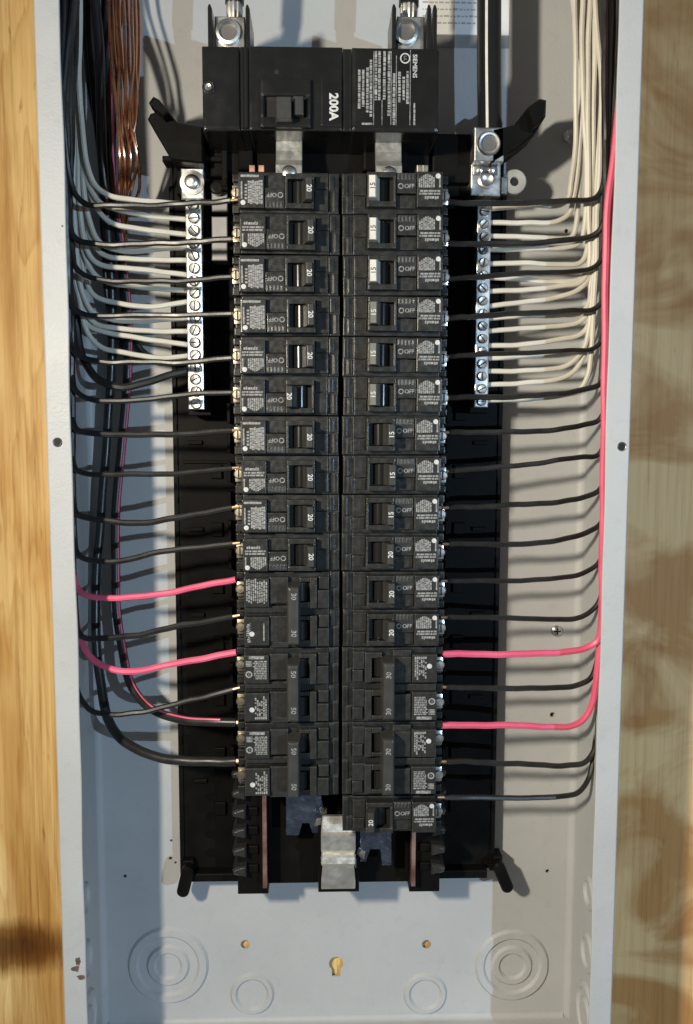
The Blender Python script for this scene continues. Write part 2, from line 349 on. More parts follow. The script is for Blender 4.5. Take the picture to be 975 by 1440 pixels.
# soft bend where the sides meet the back
for sx in (-1, 1):
    s = MB(); n = 6; vs = []
    for z in (ZB, ZT):
        for i in range(n+1):
            a = math.pi/2*i/n; r = 5.0
            vs.append((sx*(XW-1.5-r+r*math.cos(a)), BACK-0.1-r+r*math.sin(a), z))
    s.add(vs, [(i, i+1, n+2+i, n+1+i) for i in range(n)]); s.build('corner_bend', 'paint', box, smooth=True)
s = MB(); vs = []; n = 6
for x in (-XW+6, XW-6):
    for i in range(n+1):
        a = math.pi/2*i/n; r = 4.0; vs.append((x, BACK-0.1-r+r*math.sin(a), ZB+r-r*math.cos(a)))
s.add(vs, [(i, i+1, n+2+i, n+1+i) for i in range(n)]); s.build('corner_bend', 'paint', box, smooth=True)
# front rim, four lips folded inwards, the long ones with a screw hole; edges slightly wavy like bent sheet
def lip(sx, hz):
    s = MB(); N_ = 60; vs = []
    wv = lambda z: 0.35*math.sin(z*0.021+sx)+0.25*math.sin(z*0.063+2*sx)
    for i in range(N_+1):
        z = ZB-1.5 + (ZT-ZB+3)*i/N_; xi = sx*(XW-15.2+wv(z))
        vs += [(sx*(XW+0.2), 0.9, z), (sx*(XW-0.6), 0.1, z), (sx*(XW-1.2), 0, z), (xi+sx*0.5, 0.0, z), (xi, 0.4, z), (xi, 1.6, z)]
    fs = [(6*i+k, 6*i+k+1, 6*i+7+k, 6*i+6+k) for i in range(N_) for k in range(5)]
    s.add(vs, fs); o = s.build('front_lip', 'paint', box)
    p = at(*hz, 0)
    MB().lathe((p.x, 0, p.z), [(3.1, -0.12), (2.7, -0.55), (2.3, -0.12), (2.15, -0.02)], 20, caps=False).build('hole_rim', 'steel', o, smooth=True)
    MB().lathe((p.x, 0, p.z), [(2.2, -0.06), (0, -0.06)], 18, caps=False).build('screw_hole', 'void', o)
lip(-1, (81, 622)); lip(1, (875, 628))
MB().cbox(-XW+15.5, XW-15.5, 0.05, 1.6, ZB-1.4, ZB+13, 0.4).build('front_lip', 'paint', box)
MB().cbox(-XW+15.5, XW-15.5, 0.05, 1.6, ZT-13, ZT+1.4, 0.4).build('front_lip', 'paint', box)
# paint chipped through to brown primer at the lower left lip
for px, py, rx, rz in ((110, 1352, 2.6, 4.0), (107, 1362, 3.4, 2.6), (115, 1374, 3.6, 2.4), (104, 365, 0.8, 1.2), (88, 318, 0.9, 0.7)):
    p = at(px, py, 0); n_ = 11; pts = []
    for i in range(n_): a = 2*math.pi*i/n_; q_ = R.uniform(.55, 1.1); pts.append((max(p.x+rx*q_*math.cos(a), -XW+1.6) if True else 0, p.z+rz*q_*math.sin(a)))
    pts = [(min(x, -XW+14.2), z) for x, z in pts]
    MB().prism(pts, -0.07, 0.05).build('paint_chip', 'rust', box)
def knockout(c, radii, axis='Y', sgn=-1, sq=1.0):
    """concentric pressed rings: raised and sunk by about a millimetre, with a bridge tab"""
    s = MB(); prof = []; Rr = sorted(radii, reverse=True)
    base = 0.0; prof.append((Rr[0]+1.6, sgn*0.02))
    for k, r in enumerate(Rr):
        hi = sgn*(2.3 if k % 2 == 0 else 0.15)
        prof += [(r+0.9, prof[-1][1]), (r-0.9, hi)]
    prof.append((0.0, prof[-1][1]))
    return s.lathe(c, prof, 48, axis=axis, caps=False).build('knockout', 'paint', box, smooth=True)
for px, py, rr in ((237, 1357, (30.5, 23.5, 16.0, 10.0)), (720, 1357, (28.5, 22.0, 15.5, 10.0)), (355, 1397, (16.5, 12.0)), (598, 1397, (16.5, 12.0))):
    p = at(px, py, BACK); knockout((p.x, BACK, p.z), rr)
for sx in (-1, 1):
    for zz, rr in ((-543, (14, 10)), (-590, (22, 17, 11)), (-497, (12, 8))):
        knockout((sx*(XW-1.5), 50, zz), rr, 'X', -sx)
# dents, screw on the back wall
p = at(783, 887, BACK)
scr = thing('panel_screw', (p.x, BACK, p.z), 'small round steel screw in the right back wall beside the lower wires', 'screw')
MB().lathe((p.x, BACK, p.z), [(4.4, 0), (4.2, -1.2), (3.0, -2.2), (0, -2.5)], 20).build('screw_head', 'steel', scr, smooth=True)
s = MB(); s.box(p.x-2.6, p.x+2.6, BACK-2.75, BACK-2.0, p.z-0.5, p.z+0.5); s.box(p.x-0.5, p.x+0.5, BACK-2.74, BACK-2.0, p.z-2.6, p.z+2.6); s.build('cross_slot', 'void', scr)
p = at(800, 192, BACK-6)
scr = thing('mounting_screw', (p.x, BACK, p.z), 'small dark mounting screw behind the white wires at upper right', 'screw')
MB().lathe((p.x, BACK, p.z), [(2.2, 0), (2.2, -5), (4.6, -5.2), (4.2, -7.5), (2, -8.6), (0, -8.8)], 18).build('screw_head', 'steel', scr, smooth=True)

# paper label high on the back wall
a0 = at(588, 48, BACK); a1 = at(716, 48, BACK)
st = thing('paper_label', (a0.x, BACK, a0.z), 'white printed paper label stuck on the back wall at the top', 'label')
MB().box(a0.x, a1.x, BACK-0.5, BACK-0.2, a0.z, a0.z+75).build('sheet', 'paper', st)
s = MB()
for k in range(14):
    z = a0.z+7+k*4.6; x = a0.x+3; e = a1.x-4-R.random()*22
    if k in (4, 8, 9): continue
    while x < e:
        l = R.uniform(0.8, 4.0); s.quad(x, min(x+l, e), z, z+R.uniform(0.9, 1.4), BACK-0.56); x += l+0.9
s.build('print_lines', 'faint', st)
MB().box(a0.x, a1.x, BACK-0.35, BACK-0.15, a0.z-9, a0.z-0.4).build('grey_strip', 'palegrey', st)

# ------------------------------------------------------------------ black interior carrier
IN = (0, 90, -497)
inn = thing('panel_interior', IN, 'black plastic bus carrier behind the breakers with copper bus bars', 'bus carrier')
ZI0, ZI1 = -495.0, 28.0
s = MB().cbox(-117, 117, 84, 93, ZI0, ZI1, 1.2)
s.cbox(-119, -115.5, 82.5, 93.5, ZI0-1, ZI1-20, 0.8).cbox(115.5, 119, 82.5, 93.5, ZI0-1, ZI1-20, 0.8).cbox(-112, 112, 74, 92, ZI0-2.5, ZI0+4, 1.0)
s.cbox(-73, 73, 62, 80, ZI0+2, ZI1-2, 1.0)
s.build('carrier_plate', 'tray', inn)
def rib(x0, x1, y0, z0, z1, c): MB().cbox(min(x0, x1), max(x0, x1), y0+9.5, 85, z0, z1, c).build('rib', 'tray', inn)
for sx in (-1, 1):      # moulded ribs and pockets of the side troughs
    for k in range(16):
        z = -150-k*21.0
        rib(sx*77, sx*79.5, 66, z-7, z+7, 0.5)
        if k % 2 == 0: rib(sx*84, sx*92, 71.5, z-5, z+5, 0.6)
        if k % 3 == 1: rib(sx*98, sx*108, 72.2, z-1.5, z+1.5, 0.5)
    rib(sx*75, sx*112, 72.6, -186, -184, 0.4); rib(sx*75, sx*112, 72.6, -318, -316, 0.4)
# lower end: toothed retainers, copper bus edges
for sx in (-1, 1):
    s = MB().cbox(min(sx*51, sx*73), max(sx*51, sx*73), 52, 80, at(480, 1256, 52).z, -395, 1.0)
    for k in range(6):
        z = -404-k*14.2; MB().prism([(sx*66, z-4), (sx*75, z-2), (sx*76, z+1.5), (sx*73, z+3.5), (sx*66, z+4.5)] if sx > 0 else [(sx*66, z-4), (sx*66, z+4.5), (sx*73, z+3.5), (sx*76, z+1.5), (sx*75, z-2)], 44, 70, 1.6).build('tooth', 'toothgloss', inn)
        s.cbox(min(sx*58, sx*66), max(sx*58, sx*66), 49.5, 56, z-3, z+3, 0.8)
    s.build('retainer', 'tray', inn)
    x = sx*53.0
    MB().cbox(x-1.5, x+1.5, 44, 60, at(480, 1248, 44).z, -392, 0.35).build('bus_bar', 'buscopper', inn)
# corner ears
def capsule(c0, c1, r, n=8):
    d = math.atan2(c1.z-c0.z, c1.x-c0.x); pts = []
    for i in range(n+1): a = d+math.pi/2+math.pi*i/n; pts.append((c0.x+r*math.cos(a), c0.z+r*math.sin(a)))
    for i in range(n+1): a = d-math.pi/2+math.pi*i/n; pts.append((c1.x+r*math.cos(a), c1.z+r*math.sin(a)))
    return pts
for (p0, p1) in (((264, 1226), (258, 1252)), ((702, 1220), (713, 1246))):
    c0, c1 = at(*p0, 72), at(*p1, 72)
    s = MB().prism(capsule(c0, c1, 4.6), 69, 77, 1.4)
    s.cbox(c0.x-3.5, c0.x+3.5, 77, 91, c0.z-3, c0.z+6, 0.6); s.build('corner_ear', 'tray', inn, smooth=False)
# upper arms (forked on the left) and the shelf below the main breaker
def pp(lst, Y): return [(at(x, y, Y).x, at(x, y, Y).z) for x, y in lst]
s = MB(); s.prism(pp([(211, 146), (217, 138), (225, 142), (252, 176), (287, 182), (287, 232), (243, 228), (209, 170), (213, 162), (220, 160)], 40), 36, 62, 1.4)
s.prism(pp([(210, 146), (217, 138), (225, 142), (238, 160), (230, 165)], 26), 24, 37, 1.2); s.build('upper_arm', 'tray', inn)
s = MB(); s.prism(pp([(690, 186), (722, 178), (742, 152), (758, 141), (767, 143), (766, 166), (750, 192), (722, 214), (690, 232)], 40), 36, 62, 1.4)
s.prism(pp([(742, 153), (758, 141), (768, 143), (765, 168), (750, 180)], 26), 24, 37, 1.2); s.build('upper_arm', 'tray', inn)
s = MB(); a = at(250, 236, 62); c_ = at(700, 180, 62)
s.cbox(-110, 92, 60, 80, -3, 38, 1.2); s.cbox(-86, 60, 50, 62, 6, 34, 1.6)
s.cbox(-117, -76, 46, 62, 14.5, 18, 0.8); s.cbox(-78, -74, 44, 62, -2, 30, 1.0); s.cbox(62, 92, 52, 62, 4, 36, 1.4)
s.build('head_shelf', 'tray', inn)
for x in (-62, -38, 20, 40): MB().cbox(x-5, x+5, 44, 52, 9, 30, 2.0).build('shelf_boss', 'tray', inn)
for x in (at(407, 210, 26).x, at(546, 210, 26).x):   # straps from the main breaker to the buses
    s = MB(); vs = []
    prof = [(24, 22), (23, 15), (21.5, 9), (18, 5), (17, 0), (17.5, -4)]
    for y, z in prof: vs += [(x-8.4, y, z), (x-8.0, y-0.6, z), (x+8.0, y-0.6, z), (x+8.4, y, z), (x+8.4, y+3, z), (x-8.4, y+3, z)]
    fs = [(6*i+k, 6*i+(k+1) % 6, 6*i+6+(k+1) % 6, 6*i+6+k) for i in range(len(prof)-1) for k in range(6)]
    s.add(vs, fs); o = s.build('bus_strap', 'crinkle', inn)
    MB().lathe((x, 16.6, 0.0), [(4.4, 0.5), (4.4, -1.2), (3.2, -2.0), (0, -2.0)], 18).build('strap_screw', 'steel', o, smooth=True)
# small copper tabs peeking between the straps and breakers
for px in (355, 368, 590, 598):
    p = at(px, 238, 22); MB().cbox(p.x-1.8, p.x+1.8, 20, 40, p.z-2.2, p.z+2.2, 0.4).build('bus_tab', 'brass' if px > 500 else 'buscopper', inn)
for px in (588, 597):
    p = at(px, 193, 30); MB().cbox(p.x-1.7, p.x+1.7, 28, 40, p.z-4, p.z+4, 0.4).build('bus_tab', 'buscopper', inn)
# exposed centre stabs at the lower end
def stab(pts, Y, y1, m_): MB().prism(pp(pts, Y), Y, y1, 0.5).build('bus_stab', m_, inn)
stab([(402, 1118), (452, 1118), (458, 1150), (448, 1172), (440, 1172), (436, 1158), (424, 1158), (420, 1175), (402, 1175)], 44, 47, 'bluesteel')
stab([(506, 1160), (551, 1160), (551, 1217), (538, 1217), (536, 1194), (520, 1194), (514, 1212), (506, 1212)], 44, 47, 'bluesteel')
for (px, py, dx, dz, ty) in ((450, 1155, 4.0, 3.4, 3.0), (507, 1200, 3.2, 3.0, -2.5), (497, 1212, 2.4, 3.6, -2.0), (456, 1140, 2.2, 3.0, 2.0)):  # small tilted steel plates added to give the stabs glints
    p = at(px, py, 38); MB().add([(p.x-dx, 38-ty, p.z-dz*.6), (p.x+dx*.8, 38+ty, p.z-dz), (p.x+dx, 38+ty, p.z+dz*.5), (p.x-dx*.5, 38-ty, p.z+dz),
        (p.x-dx, 40-ty, p.z-dz*.6), (p.x+dx*.8, 40+ty, p.z-dz), (p.x+dx, 40+ty, p.z+dz*.5), (p.x-dx*.5, 40-ty, p.z+dz)],
        [(0,1,2,3), (7,6,5,4), (0,4,5,1), (1,5,6,2), (2,6,7,3), (3,7,4,0)]).build('glint_plate', 'steel', inn)
s = MB(); vs = []
prof = [(1148, 36), (1170, 34), (1176, 30), (1196, 31), (1201, 34), (1206, 31), (1215, 30), (1219, 33), (1240, 35), (1250, 37)]
for (py, y), hw in zip(prof, (11, 12, 12, 12, 11.5, 12, 12, 11, 12, 12)):
    z = at(476, py, y).z; x = at(476, py, y).x; vs += [(x-hw, y+0.6, z), (x-hw+0.8, y, z), (x+hw-0.8, y, z), (x+hw, y+0.6, z), (x+hw, y+3, z), (x-hw, y+3, z)]
s.add(vs, [(6*i+k, 6*i+(k+1) % 6, 6*i+6+(k+1) % 6, 6*i+6+k) for i in range(len(prof)-1) for k in range(6)] + [tuple(range(5, -1, -1)), tuple(range(6*len(prof)-6, 6*len(prof)))])
s.build('centre_bus', 'crinkle', inn)
MB().cbox(-15, 14, 40, 70, at(480, 1255, 40).z, -440, 1.2).build('centre_support', 'tray', inn)

# ------------------------------------------------------------------ main breaker
MBX = (-12.6, 60, 46)
mbk = thing('main_breaker', MBX, 'large black main breaker marked 200A above both breaker columns', 'breaker')
X0, X1, ZL, ZH = -84.7, 59.6, 20.8, 70.2
s = MB()
xa, xb, xc = at(337, 120, 0).x, at(352, 120, 0).x, at(487, 120, 0).x
s.cbox(X0, xa, 2, 62, ZL, ZH, 1.6); s.cbox(xa+0.4, xb-1.2, 2.4, 62, ZL+0.3, ZH-0.2, 0.6)
s.cbox(xb-0.9, xc-2.2, 1.4, 62, ZL+0.2, ZH, 1.0); s.cbox(xc-2.0, xc+3.4, 2.6, 62, ZL+0.5, ZH-0.4, 0.8); s.cbox(xc+3.6, X1, 1.2, 62, ZL, ZH, 1.6)
s.build('case', 'main', mbk)
for xr, rr_ in ((xa+1.6, 1.3), (xb-2.6, 1.6)): MB().lathe((xr, 2.4, 0), [(0, ZL+0.6), (rr_, ZL+1.4), (rr_, ZH-1.2), (0, ZH-0.5)], 16, axis='Z', caps=False).build('case_ridge', 'gloss', mbk, smooth=True)
# raised surround of the handle slot: four bars round a pit, and the handle itself
hx0, hx1, hz0, hz1 = at(366, 0, 0).x, at(437, 0, 0).x, at(400, 178, 0).z, at(400, 112, 0).z
s = MB()
s.cbox(hx0, hx1, -2.2, 2, at(400, 136, 0).z, hz1, 0.8); s.cbox(hx0, hx1, -2.2, 2, hz0-1, at(400, 166, 0).z, 0.8)
s.cbox(hx0, hx0+2, -2.2, 2, at(400, 166, 0).z+0.1, at(400, 136, 0).z-0.1, 0.6); s.cbox(hx1-3, hx1, -2.2, 2, at(400, 166, 0).z+0.1, at(400, 136, 0).z-0.1, 0.6)
s.build('handle_surround', 'main', mbk)
MB().quad(hx0+2, hx1-3, at(400, 166, 0).z, at(400, 136, 0).z, 1.1).build('handle_slot', 'void', mbk)
ta, tb = at(386, 150, -8), at(412, 150, -8); za, zb_ = at(400, 170, -8).z, at(400, 137, -8).z
s = MB(); vs = []
for y, k in ((1.0, 0.0), (-6, 0.8), (-11, 1.6)): vs += [(ta.x+k, y, za+k*.4), (tb.x-k*.6, y, za+k*.4), (tb.x-k*.6, y, zb_-k*.4), (ta.x+k, y, zb_-k*.4)]
s.add(vs, [(k+i, k+4+i, k+4+(i+1) % 4, k+(i+1) % 4) for k in (0, 4) for i in range(4)] + [(8, 9, 10, 11)])
s.cbox(tb.x+0.3, tb.x+6.5, -7, 1.0, za+4, zb_+1.5, 0.8); s.build('handle', 'hblack', mbk)
p = at(460, 140, 0); MB().cbox(at(451, 0, 0).x, at(481, 0, 0).x, 0.6, 2, ZL+2.5, at(460, 110, 0).z, 0.4).build('rating_plate', 'main', mbk)
p = at(469, 150, 0.5); MB().text('200A', (p.x, p.z), 7.4, -math.pi/2, 0.45, 0.035).build('rating_text', 'printb', mbk)
p = at(293, 121, 0); o = MB().lathe((p.x, 2, p.z), [(4.0, -0.05), (3.6, -0.9), (2.9, -0.9), (2.7, 0.0)], 22, caps=False).build('screw_boss', 'main', mbk, smooth=True)
MB().lathe((p.x, 2, p.z), [(2.6, -0.1), (2.4, -1.2), (1.6, -1.9), (0, -1.6)], 18).build('case_screw', 'steel', mbk, smooth=True)
p = at(389, 100, 0); MB().lathe((p.x, 1.3, p.z), [(1.5, 0), (0, 0)], 16, caps=False).build('test_hole', 'void', mbk)
# printed rating block: columns of vertical text lines
s = MB(); U = lambda px, py: at(px, py, 1.1)
def vline(px, y0, y1, wd=1.75, dash=True):
    x = U(px, y0).x; z1_, z0_ = U(px, y0).z, U(px, y1).z
    if not dash: s.quad(x-wd/2, x+wd/2, z0_, z1_, 1.05); return
    z = z1_
    while z > z0_+0.3:
        l = R.uniform(0.8, 3.6); l = min(l, z-z0_); s.quad(x-wd/2*R.uniform(.75, 1), x+wd/2*R.uniform(.75, 1), z-l, z, 1.05); z -= l+R.uniform(.25, .6)
for px, y0, y1 in ((505.5, 98, 153), (511, 98, 150), (517, 95, 158), (522, 84, 166), (534, 72, 141), (529, 72, 141), (541, 72, 140), (547.5, 72, 163), (554.5, 103, 176), (562, 101, 144), (568, 108, 142), (573.5, 100, 146)): vline(px, y0, y1)
for px, y0, y1 in ((526, 72, 176), (537.5, 140, 176), (550.5, 72, 176), (557.8, 78, 176), (577.5, 70, 176)): vline(px, y0, y1, 0.4, False)
vline(583, 145, 176, 1.2); a = U(509, 174); s.quad(a.x, a.x+6.5, a.z-0.6, a.z+0.6, 1.05)
c0 = U(570, 82); s.text('UL', (c0.x, c0.z), 2.6, -math.pi/2, 1.05)
s.build('rating_print', 'print', mbk)
s = MB(); s.lathe((c0.x, 1.05, c0.z), [(3.1, 0), (2.4, 0)], 22, caps=False); a = U(583.5, 93); s.text('SIEMENS', (a.x, a.z), 3.7, -math.pi/2, 1.04, 0.012); s.build('brand_print', 'printb', mbk)
# lugs with their screws and barrier fins
for px, nm in ((324, 'left'), (573, 'right')):
    q = at(px-(21 if px < 400 else 15), 62, 18); q2 = at(px+(21 if px < 400 else 24), 25, 18); xm0, xm1 = q.x, q2.x
    s = MB(); s.cbox(xm0, xm1, 16, 40, ZH-2, q2.z, 0.8); lg = s.build('lug', 'lug', mbk)
    c0 = at(px-2 if px > 400 else px-5+2, 44, 14); r = 7.0
    MB().lathe((c0.x, 16, c0.z), [(r+1.0, -0.02), (r+0.6, -2.6), (r-1.2, -3.0), (r-1.8, -1.6), (r-2.0, -0.3)], 30, caps=False).build('lug_screw', 'tin', lg, smooth=True)
    MB().lathe((c0.x, 16, c0.z), [(r-1.6, -0.35), (0, -0.3)], 24, caps=False).build('lug_socket', 'socket', lg)
    for fx in (xm0-3.6, xm1+0.8, xm1+4.4):
        if fx > xm1+3 and px < 400: continue
        s = MB(); zt = at(px, 14, 18).z
        s.prism([(fx, ZH-4), (fx+2.6, ZH-4), (fx+2.6, zt-2.5), (fx+1.6, zt), (fx+0.6, zt), (fx, zt-2)], 10, 46, 0.5); s.build('barrier_fin', 'main', mbk)

# ------------------------------------------------------------------ branch breakers (right-hand orientation, then turned for the left column)
YB, YF, YL = 15.0, 8.5, 6.8       # body step, raised face, label block
def label_print(s, x0, x1, zt, zb, kind):
    """tiny unreadable print: vertical text rows, a seal dot and a line block (kind A / B)"""
    rr = random.Random(kind*31+5)
    if kind == 0:
        n = 8; xs0, xs1 = x0+1.2, x1-5.2
        for i in range(n):
            x = xs0+(xs1-xs0)*i/(n-1); top = zt-1.0-2.2*abs(i/(n-1)-0.55)**1.5*3; z = top; bot = zt-9.2
            while z > bot+0.4:
                l = min(rr.uniform(.9, 3.2), z-bot); s.quad(x-.5, x+.5, z-l, z, YL-0.06); z -= l+rr.uniform(.2, .45)
        s.quad(x1-1.9, x1-1.0, zt-9.0, zt-2.6, YL-0.06)
        for r_ in (0, 1):
            x = x0+1.5+r_*-0.6
            while x < x1-1.2: l = min(rr.uniform(1.2, 4), x1-1.2-x); s.quad(x, x+l, zt-11.8-r_*1.7, zt-10.7-r_*1.7, YL-0.06); x += l+.4
        x = x0+4.5
        while x < x1-3: l = rr.uniform(.9, 2.0); s.quad(x, x+l*.8, zt-16.2+rr.uniform(-.4, .4), zt-14.4, YL-0.06); x += l
    else:
        x = x0+3.5
        s.quad(x0+3.0, x1-1, zb+1.0, zb+2.4, YL-0.06)
        n = 7; xs0, xs1 = x0+1.2, x1-6.2
        for i in range(n):
            x = xs0+(xs1-xs0)*i/(n-1); z = zt-1.5-rr.uniform(0, 1.5); bot = zb+4.2
            while z > bot+0.4:
                l = min(rr.uniform(.8, 2.6), z-bot); s.quad(x-.6, x+.6, z-l, z, YL-0.06); z -= l+rr.uniform(.2, .45)
        s.quad(x1-2.2, x1-1.2, zb+5, zt-5.0, YL-0.06)
        for k in range(5): s.quad(x1-5.2, x1-3.6, zt-6-k*2.0, zt-4.8-k*2.0, YL-0.06)
_parts = {}
def shared(key, fn):
    if key not in _parts:
        s = MB(); fn(s); _parts[key] = s.mesh(key[0])
    return _parts[key]
def part(name, key, fn, m_, parent, smooth=False):
    k = (name,)+tuple(key); new = k not in _parts; me = shared(k, fn)
    if new:
        me.materials.append(M[m_])
        if smooth: me.polygons.foreach_set('use_smooth', [True]*len(me.polygons)); me.set_sharp_from_angle(angle=math.radians(38))
    o = bpy.data.objects.new(name, me); C.objects.link(o); o.parent = parent; return o
def f_body(s, h=25.4):
    t, b_ = h/2-0.2, -h/2+0.2
    s.cbox(1.0, 7.6, YB+1.2, 60, b_, t, 0.5); s.cbox(7.7, 63.6, YB, 60, b_, t, 0.6)
    s.cbox(63.7, 68.4, YB+9, 60, b_, t, 0.5)
    n = int(round(h/25.4))
    for i in range(n):
        zc = h/2-12.7-25.4*i
        s.cbox(1.4, 4.6, YB-0.6, 18, zc-1.0, zc+11.2, 0.5)
        s.cbox(4.0, 7.4, YB-0.2, 18, zc-11.3, zc-2.0, 0.5)
        s.cbox(64.0, 68.6, YB+3.6, 26, zc+7.0, zc+12.0, 0.5); s.cbox(64.0, 68.6, YB+4.0, 26, zc-12.0, zc-7.6, 0.5)
def f_face(s):
    s.cbox(7.8, 16.4, YF+4.6, 16, -1.6, 11.0, 0.5); s.cbox(7.8, 15.8, YF+5.4, 16, -9.6, -2.4, 0.5)
    s.cbox(34.8, 47.4, YF, 16, -1.3, 11.1, 0.45); s.cbox(34.8, 47.4, YF+3.0, 16, -9.8, -1.9, 0.4)
    for k in range(5): s.cbox(36+k*2.3, 37.2+k*2.3, YF-0.5, 9, 7.2, 10.2, 0.25)
def f_label(s): s.cbox(47.6, 63.6, YL, 16, -9.8, 11.3, 0.5)
def f_window(s):
    s.cbox(16.6, 34.6, YF-1.6, 16, 8.0, 11.2, 0.5); s.cbox(16.6, 34.6, YF-1.6, 16, -9.8, -6.6, 0.5)
    s.cbox(16.6, 18.0, YF-1.6, 16, -6.5, 7.9, 0.3); s.cbox(33.0, 34.6, YF-1.6, 16, -6.5, 7.9, 0.4)
def f_pit(s): s.quad(18.0, 33.0, -6.6, 8.0, 14.7)
def f_roll(s): s.lathe((25.6, 15.5, 0.7), [(4.8, -6.6), (4.8, 6.6)], 20, axis='Z')
def f_handle(on):
    def f(s):
        if on: a, b_, t = 16.9, 22.0, -2.0
        else: a, b_, t = 29.6, 34.8, 2.0
        vs = []
        for y, k, o in ((14.0, -0.2, -t*1.6), (6.0, 0.0, -t*.5), (0.6, 0.25, -t*.05), (-0.4, 0.9, 0)): vs += [(a+k+o, y, -6.1+k*.5), (b_-k+o, y, -6.1+k*.5), (b_-k+o, y, 7.6-k*.5), (a+k+o, y, 7.6-k*.5)]
        s.add(vs, [(q+i, q+4+i, q+4+(i+1) % 4, q+(i+1) % 4) for q in (0, 4, 8) for i in range(4)] + [(12, 13, 14, 15)])
    return f
def f_num(txt, on):
    def f(s): s.text(txt, (19.6 if on else 32.2, 0.7), 4.4, math.pi/2, -0.48, 0.02)
    return f
def f_onoff(s):
    s.lathe((37.6, YF-0.06, 3.0), [(1.75, 0), (1.15, 0)], 18, caps=False)
    s.text('OFF', (43.0, 2.9), 3.6, 0, YF-0.06, 0.015)
def f_print(kind):
    def f(s): label_print(s, 47.9, 63.3, 11.0, -9.6, kind)
    return f
def f_dot(kind):
    def f(s): s.lathe((60.7, YL-0.08, 8.8 if kind == 0 else 8.2), [(1.55, 0), (0, 0)], 14, caps=False)
    return f
def f_screw(s):
    s.lathe((66.4, 20.5, -0.6), [(3.3, 0.6), (3.3, -1.6), (2.6, -2.4), (0, -2.5)], 16); s.cbox(64.2, 68.8, 20.0, 22, -5.4, 4.6, 0.4)
def f_slot(s): s.box(66.0, 66.8, 17.85, 18.4, -3.2, 2.0)
def breaker(col, row, txt, on, hm, kind, label, group, sc):
    zc = -25.4*row-12.7
    b_ = thing('single_pole_breaker', (0, 0, zc), label, 'breaker', group)
    if col < 0: b_.rotation_euler = (0, math.pi, 0)
    jx = R.uniform(-0.6, 0.6); b_.location.x += jx*0.001; b_.location.y += R.uniform(-0.9, 0.9)*0.001
    b_.rotation_euler[1] += R.uniform(-0.008, 0.008); b_.rotation_euler[0] += R.uniform(-0.012, 0.012); b_.rotation_euler[2] += R.uniform(-0.012, 0.012)
    part('case', (), f_body, 'breaker', b_); part('face_plate', (), f_face, 'breaker_hi', b_)
    lb = part('label_block', (), f_label, 'breaker_hi', b_)
    part('label_print', (kind,), f_print(kind), 'print', lb); part('seal_dot', (kind,), f_dot(kind), 'printb', lb)
    part('handle_window', (), f_window, 'breaker_hi', b_); part('window_pit', (), f_pit, 'void', b_); part('handle_pivot', (), f_roll, 'gloss', b_, True)
    h = part('handle', (on, hm), f_handle(on), hm, b_)
    part('rating_number', (txt, on, hm), f_num(txt, on), 'ink' if hm == 'hwhite' else 'printb', h)
    part('switch_mark', (), f_onoff, 'print', b_)
    t = part('terminal_screw', (sc,), f_screw, sc, b_, True); part('screw_slot', (), f_slot, 'void', t)
    return b_
LK = [1, 0, 1, 1, 0, 0, 1, 0, 1, 0]
for i in range(10):
    where = nth(i, 99)
    lab = f'black 20 amp breaker, {where} in the left column'
    if i == 5: lab = 'black breaker switched off, sixth from the top in the left column'
    breaker(-1, i, '20', i != 5, 'hblack', LK[i], lab, 'single-pole breakers of the left column', 'brass')
for i in range(12):
    on = i < 6; hm = 'hwhite' if i < 3 else 'hgrey' if i < 6 else 'hblack'; t_ = '15' if i < 9 else '20'
    cn = {'hwhite': 'white', 'hgrey': 'grey', 'hblack': 'black'}[hm]
    breaker(1, i, t_, on, hm, 0, f'breaker with {cn} handle, {nth(i, 99)} in the right column', 'single-pole breakers of the right column', 'steel')
# lone breaker at the bottom of the right column, set one step in
lone = breaker(1, 16, '20', True, 'hblack', 0, 'lone single breaker at the foot of the right column above bare bus', None, 'steel')
lone.location.z -= 0.0025; lone.location.y += 0.004

# two-pole breakers
def g_body(s): f_body(s, 50.8)
def g_face(s):
    for zc in (12.7, -12.7):
        s.cbox(7.8, 15.6, YF+2.6, 16, zc-1.0, zc+10.8, 0.5); s.cbox(7.8, 14.6, YF+3.8, 16, zc-9.8, zc-1.8, 0.5)
        s.cbox(15.8, 20.4, YF+1.0, 16, zc-9.6, zc+10.6, 0.5); s.cbox(20.6, 27, YF+1.4, 16, zc+6.6, zc+10.4, 0.5); s.cbox(20.6, 27, YF+1.4, 16, zc-9.4, zc-6.8, 0.5)
        s.cbox(34.6, 46.6, YF+1.4, 16, zc-9.8, zc+7.5, 0.5)
    s.cbox(34.6, 46.6, YF+2.6, 16, 20.4, 24.4, 0.4); s.cbox(34.6, 63.2, YF+3.2, 16, -3.2, 1.2, 0.4)
def g_label(zc):
    return lambda s: s.cbox(46.9, 63.2, YL+1.0, 16, zc-9.4, zc+9.4, 0.5)
def g_pit(s): s.quad(20.4, 34.6, -22, 22, 14.6)
def g_handle(s):
    vs = []
    for y, k in ((14, -.4), (4, 0), (-1.6, .5), (-3.0, 1.2), (-3.5, 2.4)): vs += [(26.4+k, y, -19+k), (35.2-k, y, -19+k), (35.2-k, y, 20-k), (26.4+k, y, 20-k)]
    s.add(vs, [(q+i, q+4+i, q+4+(i+1) % 4, q+(i+1) % 4) for q in (0, 4, 8, 12) for i in range(4)] + [(16, 17, 18, 19)])
def g_roll(zc):
    return lambda s: s.lathe((26.8, 15.0, zc), [(5.2, -6), (5.2, 6)], 18, axis='Z')
def g_num(t, zc):
    def f(s):
        s.text(t, (30.7, zc), 4.6, math.pi/2, -3.58, 0.018)
    return f
